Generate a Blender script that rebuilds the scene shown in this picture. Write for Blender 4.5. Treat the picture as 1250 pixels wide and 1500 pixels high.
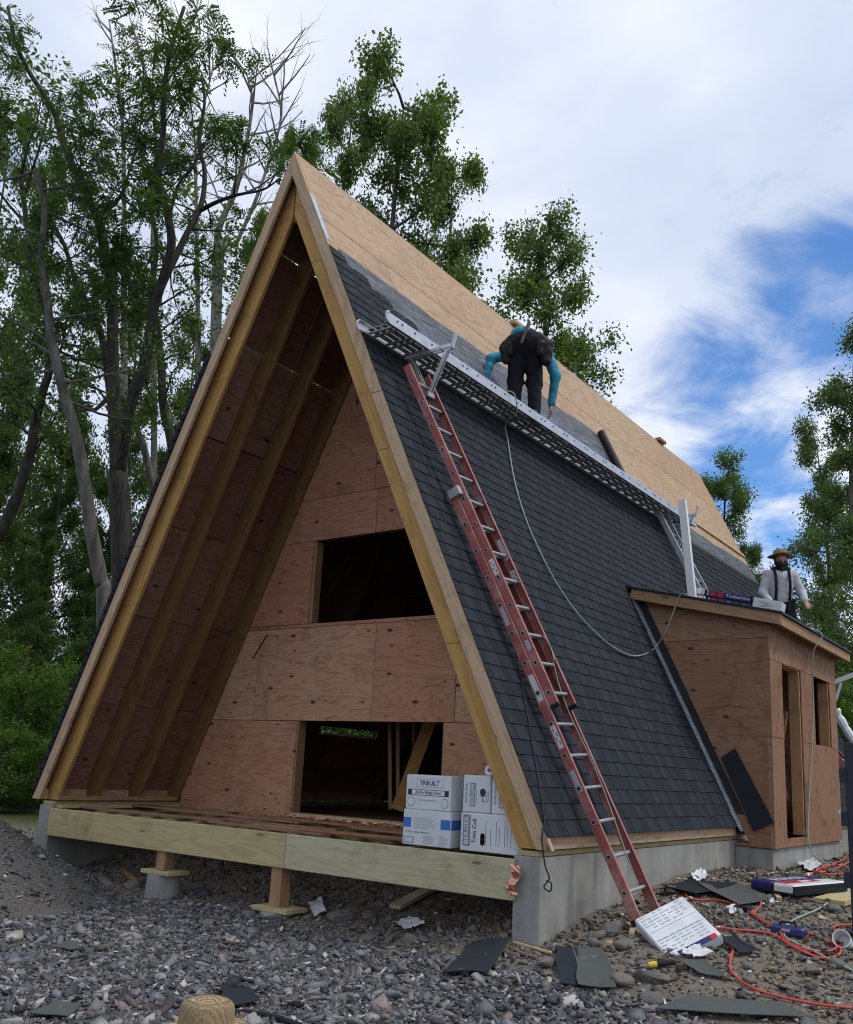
import bpy, bmesh, math, random
import numpy as np
from mathutils import Vector, Matrix

random.seed(7); rng = np.random.default_rng(7)
for o in list(bpy.data.objects): bpy.data.objects.remove(o)
SC = bpy.context.scene
COL = SC.collection
V = Vector

# ------------------------------------------------------------------ camera
CAM_P = V((7.332, -6.861, 0.578)); YAW, PIT, ROL, FPX = .636, .215, .05, 1355.6
_f = V((-math.sin(YAW)*math.cos(PIT), math.cos(YAW)*math.cos(PIT), math.sin(PIT)))
_r = V((math.cos(YAW), math.sin(YAW), 0)); _u = _r.cross(_f)
CR = math.cos(ROL)*_r + math.sin(ROL)*_u; CU = -math.sin(ROL)*_r + math.cos(ROL)*_u; CF = _f
cd = bpy.data.cameras.new('camera'); cam = bpy.data.objects.new('camera', cd); COL.objects.link(cam)
cam.matrix_world = Matrix(((CR.x, CU.x, -CF.x, CAM_P.x), (CR.y, CU.y, -CF.y, CAM_P.y), (CR.z, CU.z, -CF.z, CAM_P.z), (0, 0, 0, 1)))
cd.sensor_fit = 'VERTICAL'; cd.sensor_height = 24; cd.lens = FPX/1500*24
cd.shift_y = 83/1500; cd.clip_start = .05; cd.clip_end = 2000
SC.camera = cam

# ------------------------------------------------------------------ node helper
class G:
    def __init__(s, nt): s.nt = nt
    def __call__(s, typ, ins=None, **props):
        n = s.nt.nodes.new(typ)
        for k, v in props.items(): setattr(n, k, v)
        for k, v in (ins or {}).items():
            if isinstance(v, bpy.types.NodeSocket): s.nt.links.new(v, n.inputs[k])
            else: n.inputs[k].default_value = v
        return n
    def math(s, op, a, b=0.0, c=0.0, clamp=False):
        n = s('ShaderNodeMath', {0: a, 1: b, 2: c}, operation=op, use_clamp=clamp); return n.outputs[0]
    def ramp(s, fac, stops, interp='LINEAR'):
        n = s('ShaderNodeValToRGB', {0: fac}); cr = n.color_ramp; cr.interpolation = interp
        while len(cr.elements) < len(stops): cr.elements.new(.5)
        for e, (p, c) in zip(cr.elements, stops): e.position = p; e.color = (*c, 1) if len(c) == 3 else c
        return n.outputs[0]
    def mix(s, fac, a, b, blend='MIX'):
        n = s.nt.nodes.new('ShaderNodeMix'); n.data_type = 'RGBA'; n.blend_type = blend
        for i, v in ((0, fac), (6, a), (7, b)):
            if isinstance(v, bpy.types.NodeSocket): s.nt.links.new(v, n.inputs[i])
            else: n.inputs[i].default_value = v if i == 0 else ((*v, 1) if len(v) == 3 else v)
        return n.outputs[2]
    def noise(s, vec, scale, detail=4, rough=.55, dist=0, **k):
        n = s('ShaderNodeTexNoise', {'Scale': scale, 'Detail': detail, 'Roughness': rough, 'Distortion': dist}, **k)
        if vec is not None: s.nt.links.new(vec, n.inputs['Vector'])
        return n.outputs[0]
    def mapping(s, vec, scale=(1, 1, 1), loc=(0, 0, 0)):
        return s('ShaderNodeMapping', {'Vector': vec, 'Scale': scale, 'Location': loc}).outputs[0]

# ------------------------------------------------------------------ sky: blue with broken cloud
SUN_EL, SUN_AZ = math.radians(57), math.radians(70)      # azimuth measured from +Y (north) towards +X
w = bpy.data.worlds.new('World'); SC.world = w; w.use_nodes = True
g = G(w.node_tree); w.node_tree.nodes.clear()
sky = g('ShaderNodeTexSky', sky_type='NISHITA', sun_disc=False, sun_elevation=SUN_EL, sun_rotation=SUN_AZ, air_density=1.0, dust_density=.2, ozone_density=3.0)
tc = g('ShaderNodeTexCoord').outputs['Generated']
sx = g('ShaderNodeSeparateXYZ', {0: tc})
zc = g.math('ADD', g.math('MAXIMUM', sx.outputs[2], 0.0), .22)
pv = g('ShaderNodeCombineXYZ', {0: g.math('DIVIDE', sx.outputs[0], zc), 1: g.math('DIVIDE', sx.outputs[1], zc), 2: 0.0}).outputs[0]
n1 = g.noise(g.mapping(pv, (1, 1, 1), (3.1, 1.7, .4)), 1.5, 9, .58, .25)
n3 = g.noise(g.mapping(pv, (1, 1, 1), (5.2, 9.1, 2.3)), 4.2, 8, .62, .5)
n2 = g.noise(g.mapping(pv, (1, 1, 1), (8.3, 2.2, 1.9)), 2.3, 5, .5, .2)
def lobe(d, lo):   # wide opening in the cloud cover round one direction
    dp = g('ShaderNodeVectorMath', {0: tc, 1: V(d).normalized()}, operation='DOT_PRODUCT').outputs['Value']
    return g('ShaderNodeMapRange', {0: dp, 1: lo, 2: 1.0, 3: 0.0, 4: 1.0}, interpolation_type='SMOOTHSTEP').outputs[0]
cov = g.math('ADD', g.math('MULTIPLY_ADD', n3, .60, -.30), g.math('ADD', n1, .23))
for d, lo, a in (((-.17, .92, .36), .970, .25), ((-.36, .85, .37), .988, .20), ((-.24, .87, .43), .990, .10), ((-.27, .93, .25), .990, .12), ((-.78, .33, .55), .988, .22), ((.5, .8, .3), .90, .22), ((-.9, -.3, .3), .9, .22)):
    cov = g.math('SUBTRACT', cov, g.math('MULTIPLY', lobe(d, lo), a))
cl = g('ShaderNodeMapRange', {0: cov, 1: .37, 2: .62, 3: 0.0, 4: 1.0}, interpolation_type='SMOOTHSTEP').outputs[0]
ccol = g.ramp(n2, [(.30, (.52, .60, .76)), (.5, (.64, .70, .84)), (.68, (.86, .89, .95))])
skyc = g.mix(1.0, sky.outputs[0], (.60, .86, 1.12), 'MULTIPLY')
skys = g('ShaderNodeVectorMath', {0: skyc, 3: .13}, operation='SCALE').outputs[0]
fin = g.mix(cl, skys, ccol)
bg = g('ShaderNodeBackground', {0: fin, 1: 1.0})
wo = g('ShaderNodeOutputWorld', {0: bg.outputs[0]})

sd = bpy.data.lights.new('sun', 'SUN'); sd.energy = 1.5; sd.angle = math.radians(14); sd.color = (1, .95, .87)
sun = bpy.data.objects.new('sun', sd); COL.objects.link(sun)
sdir = V((math.sin(SUN_AZ)*math.cos(SUN_EL), math.cos(SUN_AZ)*math.cos(SUN_EL), math.sin(SUN_EL)))
sun.rotation_euler = sdir.to_track_quat('Z', 'Y').to_euler(); sun.location = (0, 0, 30)
SC.view_settings.view_transform = 'Standard'; SC.view_settings.look = 'None'
SC.view_settings.exposure = 0.22; SC.view_settings.gamma = 1; SC.view_settings.use_curve_mapping = False
SC.cycles.use_denoising = True; SC.cycles.filter_width = 1.1
SC.cycles.max_bounces = 8; SC.cycles.transparent_max_bounces = 8

# ------------------------------------------------------------------ mesh helpers
WM = {}
def wm(o): return WM.get(o.name, Matrix())
def attach(o, parent, M):
    COL.objects.link(o)
    WM[o.name] = M.copy()
    if parent is not None:
        o.parent = parent; o.matrix_basis = wm(parent).inverted() @ M
    else: o.matrix_basis = M
    return o
def thing(name, label, cat, M=None, group=None):
    o = bpy.data.objects.new(name, None); o.empty_display_size = .1
    attach(o, None, M if M is not None else Matrix())
    return tag(o, label, cat, group)
def tag(o, label=None, cat=None, group=None, kind=None):
    if label: o['label'] = label
    if cat: o['category'] = cat
    if group: o['group'] = group
    if kind: o['kind'] = kind
    return o
def T(*p): return Matrix.Translation(V(p))
def frame(o, x, y=None, z=None):
    """matrix with origin o, local x along x; y hint"""
    x = V(x).normalized()
    if z is not None:
        z = V(z).normalized(); y = z.cross(x).normalized(); z = x.cross(y)
    else:
        y = V(y); y = (y - x*y.dot(x)).normalized(); z = x.cross(y)
    return Matrix(((x.x, y.x, z.x, o[0]), (x.y, y.y, z.y, o[1]), (x.z, y.z, z.z, o[2]), (0, 0, 0, 1)))

class MB:
    def __init__(s): s.v = []; s.f = []; s.m = []
    def add(s, vs, fs, mi=0):
        b = len(s.v); s.v += [tuple(p) for p in vs]
        s.f += [tuple(i+b for i in f) for f in fs]; s.m += [mi]*len(fs); return s
    def box(s, c, d, M=None, mi=0):
        hx, hy, hz = d[0]/2, d[1]/2, d[2]/2; c = V(c)
        vs = [V((x, y, z)) for x in (-hx, hx) for y in (-hy, hy) for z in (-hz, hz)]
        vs = [(M @ p if M else p) + c for p in vs]
        return s.add(vs, [(0, 1, 3, 2), (4, 6, 7, 5), (0, 4, 5, 1), (2, 3, 7, 6), (0, 2, 6, 4), (1, 5, 7, 3)], mi)
    def hexa(s, b, t, mi=0):     # bottom polygon, top polygon (same count)
        n = len(b)
        return s.add(list(b)+list(t), [tuple(range(n))[::-1], tuple(range(n, 2*n))] + [(i, (i+1) % n, n+(i+1) % n, n+i) for i in range(n)], mi)
    def tube(s, path, r, n=8, mi=0, cap=True):
        path = [V(p) for p in path]; m = len(path); rr = r if isinstance(r, (list, tuple)) else [r]*m
        up = V((0, 0, 1)); vs = []
        d0 = (path[1]-path[0]).normalized(); a = d0.cross(up if abs(d0.z) < .9 else V((1, 0, 0))).normalized()
        for i, p in enumerate(path):
            d = (path[min(i+1, m-1)] - path[max(i-1, 0)]).normalized()
            a = (a - d*a.dot(d)).normalized(); b = d.cross(a)
            for k in range(n):
                th = 2*math.pi*k/n; vs.append(p + (a*math.cos(th) + b*math.sin(th))*rr[i])
        fs = [(i*n+k, i*n+(k+1) % n, (i+1)*n+(k+1) % n, (i+1)*n+k) for i in range(m-1) for k in range(n)]
        if cap: fs += [tuple(range(n))[::-1], tuple(range((m-1)*n, m*n))]
        return s.add(vs, fs, mi)
    def build(s, name, mats, parent=None, M=None, smooth=False, bevel=0, world=False):
        """verts are local to M unless world=True"""
        M = M if M is not None else Matrix()
        me = bpy.data.meshes.new(name)
        vs = s.v
        if world:
            Mi = M.inverted(); vs = [tuple(Mi @ V(p)) for p in vs]
        me.from_pydata(vs, [], s.f)
        mats = mats if isinstance(mats, (list, tuple)) else [mats]
        for m in mats: me.materials.append(m)
        if len(mats) > 1: me.polygons.foreach_set('material_index', s.m)
        bm = bmesh.new(); bm.from_mesh(me)
        bmesh.ops.recalc_face_normals(bm, faces=bm.faces)
        if bevel: bmesh.ops.bevel(bm, geom=bm.edges[:], offset=bevel, segments=1, affect='EDGES', clamp_overlap=True)
        bm.to_mesh(me); bm.free()
        if smooth: me.polygons.foreach_set('use_smooth', [True]*len(me.polygons))
        o = bpy.data.objects.new(name, me)
        return attach(o, parent, M)

def board(name, p0, p1, wdir, wd, th, mat, parent=None, bevel=.003, dz=0):
    """a straight piece of lumber: local x along its length"""
    p0, p1 = V(p0), V(p1); L = (p1-p0).length
    M = frame((p0+p1)/2, p1-p0, wdir)
    return MB().box((0, 0, dz), (L, wd, th)).build(name, mat, parent, M, bevel=bevel)
def polyprism(name, poly, y0, y1, mat, parent, xdir, bevel=0, org=None):
    """polygon in XZ, extruded in Y; object frame follows xdir for its grain"""
    c = V((sum(p[0] for p in poly)/len(poly), (y0+y1)/2, sum(p[1] for p in poly)/len(poly)))
    M = frame(c, xdir, z=(0, 1, 0) if abs(V(xdir).normalized().y) < .9 else (0, 0, 1))
    mb = MB().hexa([(p[0], y0, p[1]) for p in poly], [(p[0], y1, p[1]) for p in poly])
    return mb.build(name, mat, parent, M, world=True, bevel=bevel)
def clip(poly, a, b, c):      # keep a*x+b*z <= c
    out = []
    for i, p in enumerate(poly):
        q = poly[(i+1) % len(poly)]; dp = a*p[0]+b*p[1]-c; dq = a*q[0]+b*q[1]-c
        if dp <= 0: out.append(p)
        if dp*dq < 0:
            t = dp/(dp-dq); out.append((p[0]+t*(q[0]-p[0]), p[1]+t*(q[1]-p[1])))
    return out
def fast_mesh(name, verts, quads, mats, parent=None, col=None, M=None, mi=None, smooth=False):
    me = bpy.data.meshes.new(name); nv, nf = len(verts), len(quads); k = quads.shape[1]
    me.vertices.add(nv); me.vertices.foreach_set('co', np.ascontiguousarray(verts, np.float32).ravel())
    me.loops.add(nf*k); me.loops.foreach_set('vertex_index', np.ascontiguousarray(quads, np.int32).ravel())
    me.polygons.add(nf); me.polygons.foreach_set('loop_start', np.arange(0, nf*k, k, dtype=np.int32))
    me.polygons.foreach_set('loop_total', np.full(nf, k, np.int32))
    for m in (mats if isinstance(mats, (list, tuple)) else [mats]): me.materials.append(m)
    if mi is not None: me.polygons.foreach_set('material_index', mi)
    me.update(calc_edges=True)
    if smooth: me.polygons.foreach_set('use_smooth', np.ones(nf, bool))
    if col is not None:
        at = me.color_attributes.new('col', 'FLOAT_COLOR', 'POINT')
        c4 = np.ones((nv, 4), np.float32); c4[:, :3] = col; at.data.foreach_set('color', c4.ravel())
    o = bpy.data.objects.new(name, me)
    return attach(o, parent, M if M is not None else Matrix())
def copy_tree(o, M, parent=None, label=None):
    c = o.copy(); attach(c, parent, M)
    if label: c['label'] = label
    for ch in o.children: copy_tree(ch, M @ (wm(o).inverted() @ wm(ch)), c)
    return c
def ray(u, v): return CF + CR*((u-625)/FPX) - CU*((v-833)/FPX)
def on_plane(u, v, n, c):
    d = ray(u, v); n = V(n); return CAM_P + d*((c - n.dot(CAM_P))/n.dot(d))
def at_depth(u, v, dep): return CAM_P + ray(u, v)*dep

# text meshes are made first, while the scene is still small
TXT = {}
def text_mesh(s, bold=0):
    if s in TXT: return TXT[s]
    cu = bpy.data.curves.new('lettering', 'FONT'); cu.body = s; cu.align_x = 'CENTER'; cu.align_y = 'CENTER'; cu.size = 1
    cu.resolution_u = 2; cu.offset = bold
    o = bpy.data.objects.new('lettering', cu); COL.objects.link(o)
    dg = bpy.context.evaluated_depsgraph_get(); me = bpy.data.meshes.new_from_object(o.evaluated_get(dg))
    bpy.data.objects.remove(o); TXT[s] = me; return me
def lettering(s, M, size, mat, parent, width=None, name='lettering'):
    me = text_mesh(s).copy(); me.materials.clear(); me.materials.append(mat)
    xs = [v.co.x for v in me.vertices]; wd = (max(xs)-min(xs)) or 1
    kx = width/wd if width else size
    o = bpy.data.objects.new(name, me)
    return attach(o, parent, M @ Matrix.Diagonal((kx, size, 1, 1)))
for s, b in (('TRiBUILT', .02), ('AirFlo Ridge Vent', .01), ('30 Year Limited Warranty', 0), ('BERGER', .02), ('Trim Coil', .01), ('Do Not Crush', 0), ('Timberline', .01)): text_mesh(s, b)
# ------------------------------------------------------------------ materials
def newmat(name):
    m = bpy.data.materials.new(name); m.use_nodes = True
    return m, G(m.node_tree), m.node_tree.nodes['Principled BSDF']
def setp(b, g, **k):
    for n, v in k.items():
        n = n.replace('_', ' ')
        if isinstance(v, bpy.types.NodeSocket): g.nt.links.new(v, b.inputs[n])
        else: b.inputs[n].default_value = (*v, 1) if isinstance(v, tuple) and len(v) == 3 else v
def bump(g, b, h, dist=.003, strength=.6):
    n = g('ShaderNodeBump', {'Height': h, 'Distance': dist, 'Strength': strength}); g.nt.links.new(n.outputs[0], b.inputs['Normal'])
def objvec(g, k=37.0):
    tc = g('ShaderNodeTexCoord').outputs['Object']; r = g('ShaderNodeObjectInfo').outputs['Random']
    off = g('ShaderNodeCombineXYZ', {0: g.math('MULTIPLY', r, k), 1: g.math('MULTIPLY', r, k*1.7), 2: g.math('MULTIPLY', r, k*.6)}).outputs[0]
    return g('ShaderNodeVectorMath', {0: tc, 1: off}, operation='ADD').outputs[0], r, tc
def plain(name, col, rough=.7, metal=0, var=.15, scale=6, spec=.3):
    m, g, b = newmat(name); vec, r, tc = objvec(g)
    n = g.noise(vec, scale, 5, .6)
    lo = tuple(c*(1-var) for c in col); hi = tuple(min(1, c*(1+var)) for c in col)
    setp(b, g, Base_Color=g.ramp(n, [(.3, lo), (.7, hi)]), Roughness=rough, Metallic=metal)
    b.inputs['Specular IOR Level'].default_value = spec
    return m
def wood(name, a, b_, dark, rough=.75, knots=True, tint=None):
    m, g, b = newmat(name); vec, r, tc = objvec(g)
    base = g.noise(g.mapping(vec, (.5, 5, 5)), 1.0, 4, .5, 1.2)
    ring = g.math('MULTIPLY_ADD', g.math('SINE', g.math('MULTIPLY', base, 46.0)), .5, .5)
    fib = g.noise(g.mapping(vec, (2.5, 90, 90)), 1.0, 3, .6)
    blot = g.noise(g.mapping(vec, (1.3, 2.5, 2.5)), 1.0, 4, .6)
    col = g.mix(blot, a, b_)
    col = g.mix(g.math('MULTIPLY', g.math('POWER', ring, 3.0), .38), col, dark)
    col = g.mix(g.math('MULTIPLY', fib, .42), col, dark)
    if tint: col = g.mix(g.math('MULTIPLY', r, .6), col, tint)
    if knots:
        vo = g('ShaderNodeTexVoronoi', {'Vector': g.mapping(vec, (1.5, 5.5, 5.5)), 'Scale': 1.0, 'Randomness': 1.0})
        kn = g.math('LESS_THAN', g.math('ADD', vo.outputs['Distance'], g.math('MULTIPLY', fib, .06)), .115)
        kr = g.math('LESS_THAN', vo.outputs['Distance'], .20)
        col = g.mix(g.math('MULTIPLY', kr, .25), col, dark)
        col = g.mix(g.math('MULTIPLY', kn, .75), col, tuple(c*.35 for c in dark))
    dn = g.noise(g.mapping(vec, (3, 3, 3)), 1.0, 6, .7)
    col = g.mix(g('ShaderNodeMapRange', {0: dn, 1: .54, 2: .74, 3: 0.0, 4: .55}).outputs[0], col, tuple(c*.45 for c in dark))
    setp(b, g, Base_Color=col, Roughness=rough); b.inputs['Specular IOR Level'].default_value = .25
    bump(g, b, g.math('ADD', fib, g.math('MULTIPLY', ring, .3)), .002, .5)
    return m
def plywood(name, stops, dark, nails=True, grain=.4, knots=.1, stain=.45):
    m, g, b = newmat(name); vec, r, tc = objvec(g)
    base = g.noise(g.mapping(vec, (.55, 2.6, 2.6)), 1.0, 5, .5, 1.6)
    ring = g.math('MULTIPLY_ADD', g.math('SINE', g.math('MULTIPLY', base, 70.0)), .5, .5)
    fib = g.noise(g.mapping(vec, (3, 60, 60)), 1.0, 3, .6)
    blot = g.noise(g.mapping(vec, (.9, 1.8, 1.8)), 1.0, 5, .6)
    tone = g.math('MULTIPLY_ADD', r, .55, g.math('MULTIPLY', blot, .5))
    col = g.ramp(tone, [(.2, stops[0]), (.5, stops[1]), (.85, stops[2])])
    col = g.mix(g.math('MULTIPLY', g.math('POWER', ring, 4.0), grain), col, dark)
    col = g.mix(g.math('MULTIPLY', fib, grain*.8), col, dark)
    vo = g('ShaderNodeTexVoronoi', {'Vector': g.mapping(vec, (3.2, 6.5, 6.5)), 'Scale': 1.0})
    kn = g('ShaderNodeMapRange', {0: g.math('ADD', vo.outputs['Distance'], g.math('MULTIPLY', fib, .1)), 1: knots, 2: knots+.06, 3: .8, 4: 0.0}).outputs[0]
    col = g.mix(kn, col, tuple(c*.4 for c in dark))
    ds = g.noise(g.mapping(vec, (2.2, 16, 16)), 1.0, 3, .6, .6)
    col = g.mix(g('ShaderNodeMapRange', {0: ds, 1: .64, 2: .72, 3: 0.0, 4: .55}).outputs[0], col, tuple(c*.55 for c in dark))
    if nails:
        v2 = g('ShaderNodeTexVoronoi', {'Vector': g.mapping(tc, (2.46, 5.6, 0.0)), 'Scale': 1.0, 'Randomness': .28})
        nl = g('ShaderNodeMapRange', {0: v2.outputs['Distance'], 1: .085, 2: .14, 3: .9, 4: 0.0}).outputs[0]
        col = g.mix(nl, col, (.03, .02, .015))
    dn = g.noise(g.mapping(vec, (1.6, 1.1, 1.1)), 1.0, 7, .65, .5)
    col = g.mix(g('ShaderNodeMapRange', {0: dn, 1: .52, 2: .76, 3: 0.0, 4: stain}).outputs[0], col, tuple(c*.5 for c in dark))
    setp(b, g, Base_Color=col, Roughness=.8); b.inputs['Specular IOR Level'].default_value = .2
    bump(g, b, g.math('ADD', fib, g.math('MULTIPLY', ring, .4)), .002, .45)
    return m
MT = {}
MT['ply'] = plywood('red_plywood', [(.45, .215, .135), (.53, .285, .175), (.58, .37, .235)], (.19, .075, .042))
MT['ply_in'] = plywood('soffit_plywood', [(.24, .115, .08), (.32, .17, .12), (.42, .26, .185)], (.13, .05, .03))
MT['ply_shed'] = plywood('brown_plywood', [(.27, .145, .088), (.32, .18, .11), (.37, .235, .15)], (.12, .055, .03), stain=.6)
MT['ply_roof'] = plywood('tan_roof_plywood', [(.47, .345, .225), (.53, .395, .27), (.51, .34, .215)], (.24, .13, .07), nails=False, grain=.5, knots=.10, stain=.32)
MT['barge'] = wood('weathered_fir', (.50, .36, .225), (.62, .46, .30), (.25, .145, .075))
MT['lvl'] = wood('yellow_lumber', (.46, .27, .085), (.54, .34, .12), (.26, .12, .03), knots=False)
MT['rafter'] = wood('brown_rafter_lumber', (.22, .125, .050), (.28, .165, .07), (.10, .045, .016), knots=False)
MT['treated'] = wood('treated_lumber', (.46, .38, .19), (.55, .48, .28), (.30, .22, .09))
MT['treated2'] = wood('pale_treated_lumber', (.46, .42, .27), (.56, .53, .37), (.28, .24, .13))
MT['stud'] = wood('stud_lumber', (.36, .21, .12), (.44, .28, .16), (.18, .09, .04))
MT['redwood'] = wood('reddish_offcut_lumber', (.30, .15, .09), (.40, .22, .13), (.12, .05, .03), tint=(.22, .14, .09))
MT['trimw'] = wood('shed_fascia_lumber', (.36, .22, .12), (.43, .28, .165), (.19, .10, .05))
def concrete():
    m, g, b = newmat('concrete'); tc = g('ShaderNodeTexCoord').outputs['Object']
    n = g.noise(tc, 2.2, 8, .65); st = g.noise(g.mapping(tc, (6, 6, .5)), 1.0, 5, .6)
    col = g.ramp(g.math('MULTIPLY_ADD', n, .6, g.math('MULTIPLY', st, .4)), [(.35, (.17, .165, .15)), (.5, (.26, .255, .235)), (.65, (.34, .335, .31))])
    vo = g('ShaderNodeTexVoronoi', {'Vector': tc, 'Scale': 26.0})
    pit = g('ShaderNodeMapRange', {0: vo.outputs['Distance'], 1: .08, 2: .14, 3: .7, 4: 0.0}).outputs[0]
    col = g.mix(pit, col, (.1, .1, .09))
    setp(b, g, Base_Color=col, Roughness=.9); bump(g, b, g.math('SUBTRACT', n, pit), .006, .5); return m
MT['concrete'] = concrete()
def shingle(name, lo, hi):
    m, g, b = newmat(name); vec, r, tc = objvec(g)
    geo = g('ShaderNodeNewGeometry').outputs['Position']
    isl = g('ShaderNodeNewGeometry').outputs['Random Per Island']
    gr = g.noise(geo, 260, 2, .8); pat = g.noise(geo, 1.2, 4, .6)
    st = g.noise(g.mapping(geo, (9, 26, 2.2)), 1.0, 4, .6)
    f = g.math('ADD', g.math('MULTIPLY', gr, .25), g.math('ADD', g.math('MULTIPLY', pat, .18), g.math('ADD', g.math('MULTIPLY', isl, .30), g.math('MULTIPLY', st, .27))))
    setp(b, g, Base_Color=g.ramp(f, [(.22, lo), (.75, hi)]), Roughness=.88); b.inputs['Specular IOR Level'].default_value = .25
    bump(g, b, gr, .004, .6); return m
MT['sh1'] = shingle('charcoal_shingle', (.0085, .0105, .0145), (.027, .033, .043))
MT['sh2'] = shingle('dark_charcoal_shingle', (.006, .0078, .011), (.021, .026, .034))
MT['shs'] = shingle('grey_shingle_scrap', (.040, .045, .043), (.105, .115, .11))
def underlay():
    m, g, b = newmat('underlayment'); tc = g('ShaderNodeTexCoord').outputs['Object']
    n = g.noise(g.mapping(tc, (1, 6, 1)), 2.2, 6, .7, 1.0); p = g.noise(g.mapping(tc, (9, 30, 1)), 1.0, 3, .7)
    wr = g.noise(g.mapping(tc, (.8, 3, 1)), 2.0, 3, .5, 2.0)
    col = g.ramp(n, [(.33, (.040, .044, .056)), (.5, (.085, .092, .11)), (.66, (.20, .21, .23))])
    band = g('ShaderNodeSeparateXYZ', {0: tc}).outputs[1]
    pr = g.math('MULTIPLY', g.math('GREATER_THAN', p, .56), g.math('LESS_THAN', g.math('ABSOLUTE', g.math('ADD', band, .07)), .10))
    col = g.mix(g.math('MULTIPLY', pr, .75), col, (.16, .18, .40))
    setp(b, g, Base_Color=col, Roughness=.55); bump(g, b, g.math('ADD', n, wr), .06, .9); return m
MT['under'] = underlay()
MT['black'] = plain('black_membrane', (.016, .016, .018), .55)
MT['blackmat'] = plain('matte_black', (.012, .012, .013), .7)
def metal(name, col, rough, var=.25):
    m, g, b = newmat(name); vec, r, tc = objvec(g)
    n = g.noise(vec, 7, 6, .65); s = g.noise(g.mapping(vec, (1.5, 40, 40)), 1.0, 3, .6)
    setp(b, g, Base_Color=g.ramp(n, [(.3, tuple(c*(1-var) for c in col)), (.7, col)]), Metallic=.85, Roughness=g.math('MULTIPLY_ADD', s, .3, rough)); return m
MT['alu'] = metal('aluminium', (.62, .63, .65), .32)
MT['aludull'] = metal('dull_aluminium', (.46, .46, .47), .45)
MT['flash'] = plain('galvanised_flashing', (.42, .46, .53), .35, .35, .35, 14, .5)
MT['copper'] = metal('copper_flashing', (.80, .42, .30), .3, .3)
def fibreglass():
    m, g, b = newmat('red_fibreglass'); vec, r, tc = objvec(g)
    n = g.noise(g.mapping(vec, (1.2, 14, 14)), 1.0, 6, .7); d = g.noise(vec, 5, 6, .7)
    col = g.ramp(n, [(.3, (.25, .062, .055)), (.7, (.36, .115, .10))])
    col = g.mix(g('ShaderNodeMapRange', {0: d, 1: .48, 2: .68, 3: 0.0, 4: .6}).outputs[0], col, (.46, .30, .27))
    setp(b, g, Base_Color=col, Roughness=.5); return m
MT['red'] = fibreglass()
MT['white'] = plain('white_paint', (.72, .73, .74), .45, var=.06)
MT['card'] = plain('white_carton', (.60, .61, .63), .7, var=.07, scale=3)
MT['cardside'] = plain('carton_side', (.50, .50, .50), .75, var=.12)
MT['ink'] = plain('dark_ink', (.035, .037, .045), .7)
MT['inkgrey'] = plain('grey_blue_ink', (.20, .23, .28), .7, var=.1)
MT['inkpale'] = plain('pale_grey_ink', (.36, .39, .43), .7, var=.1)
MT['blue'] = plain('blue_print', (.045, .15, .45), .6)
MT['navy'] = plain('navy_wrapper', (.022, .026, .12), .35, var=.3)
MT['redw'] = plain('red_wrapper', (.42, .03, .05), .35)
MT['foil'] = plain('white_plastic_wrap', (.66, .68, .70), .3, var=.15)
MT['post'] = plain('dark_steel', (.02, .024, .035), .45)
MT['cyan'] = plain('cyan_shirt_cloth', (.035, .25, .36), .85, var=.3, scale=9)
MT['dark'] = plain('black_cloth', (.010, .011, .016), .9, var=.4, scale=9)
MT['leather'] = plain('black_leather', (.018, .016, .015), .6, var=.4, scale=12)
MT['grey'] = plain('pale_grey_shirt_cloth', (.46, .47, .50), .9, var=.15, scale=8)
MT['skin'] = plain('skin', (.36, .20, .14), .6)
MT['hair'] = plain('dark_hair', (.02, .015, .012), .8)
MT['hosered'] = plain('red_hose_rubber', (.50, .07, .055), .5, var=.2)
MT['hosegreen'] = plain('green_hose_rubber', (.25, .36, .29), .5, var=.15)
MT['cord'] = plain('black_cord_rubber', (.012, .012, .014), .6)
MT['yellow'] = plain('yellow_handle', (.62, .44, .04), .5)
MT['hammer'] = plain('dark_wood_handle', (.09, .06, .045), .6)
def straw():
    m, g, b = newmat('woven_straw'); tc = g('ShaderNodeTexCoord').outputs['Object']
    w1 = g('ShaderNodeTexWave', {'Vector': tc, 'Scale': 95.0, 'Distortion': 2.5, 'Detail': 2.0}, bands_direction='Z').outputs['Fac']
    w2 = g.noise(g.mapping(tc, (140, 140, 60)), 1.0, 2, .6)
    f = g.math('MULTIPLY_ADD', w1, .5, g.math('MULTIPLY', w2, .5))
    setp(b, g, Base_Color=g.ramp(f, [(.25, (.12, .075, .035)), (.5, (.29, .20, .10)), (.75, (.45, .34, .20))]), Roughness=.8)
    bump(g, b, f, .003, .9); return m
MT['straw'] = straw()
def colattr(name, rough=.85, sc=60, spec=.3):
    m, g, b = newmat(name); c = g('ShaderNodeVertexColor', layer_name='col').outputs[0]
    geo = g('ShaderNodeNewGeometry').outputs['Position']; n = g.noise(geo, sc, 4, .7)
    f = g.ramp(n, [(.3, (.62, .62, .62)), (.7, (1.25, 1.25, 1.25))])
    setp(b, g, Base_Color=g.mix(1.0, c, f, 'MULTIPLY'), Roughness=rough); b.inputs['Specular IOR Level'].default_value = spec
    bump(g, b, n, .006, .5); return m
MT['chip'] = colattr('crushed_slate', .7, 70, .4)
MT['pebble'] = colattr('dirt_pebbles', .9, 60)
def rock():
    m, g, b = newmat('field_stone'); vec, r, tc = objvec(g)
    n = g.noise(vec, 9, 8, .65); s = g.noise(vec, 60, 3, .7)
    col = g.mix(r, g.ramp(n, [(.3, (.10, .088, .07)), (.7, (.27, .24, .20))]), g.ramp(n, [(.3, (.075, .078, .084)), (.7, (.19, .195, .20))]))
    col = g.mix(g.math('MULTIPLY', s, .4), col, (.09, .08, .065))
    setp(b, g, Base_Color=col, Roughness=.9); bump(g, b, n, .02, .6); return m
MT['rock'] = rock()
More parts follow.
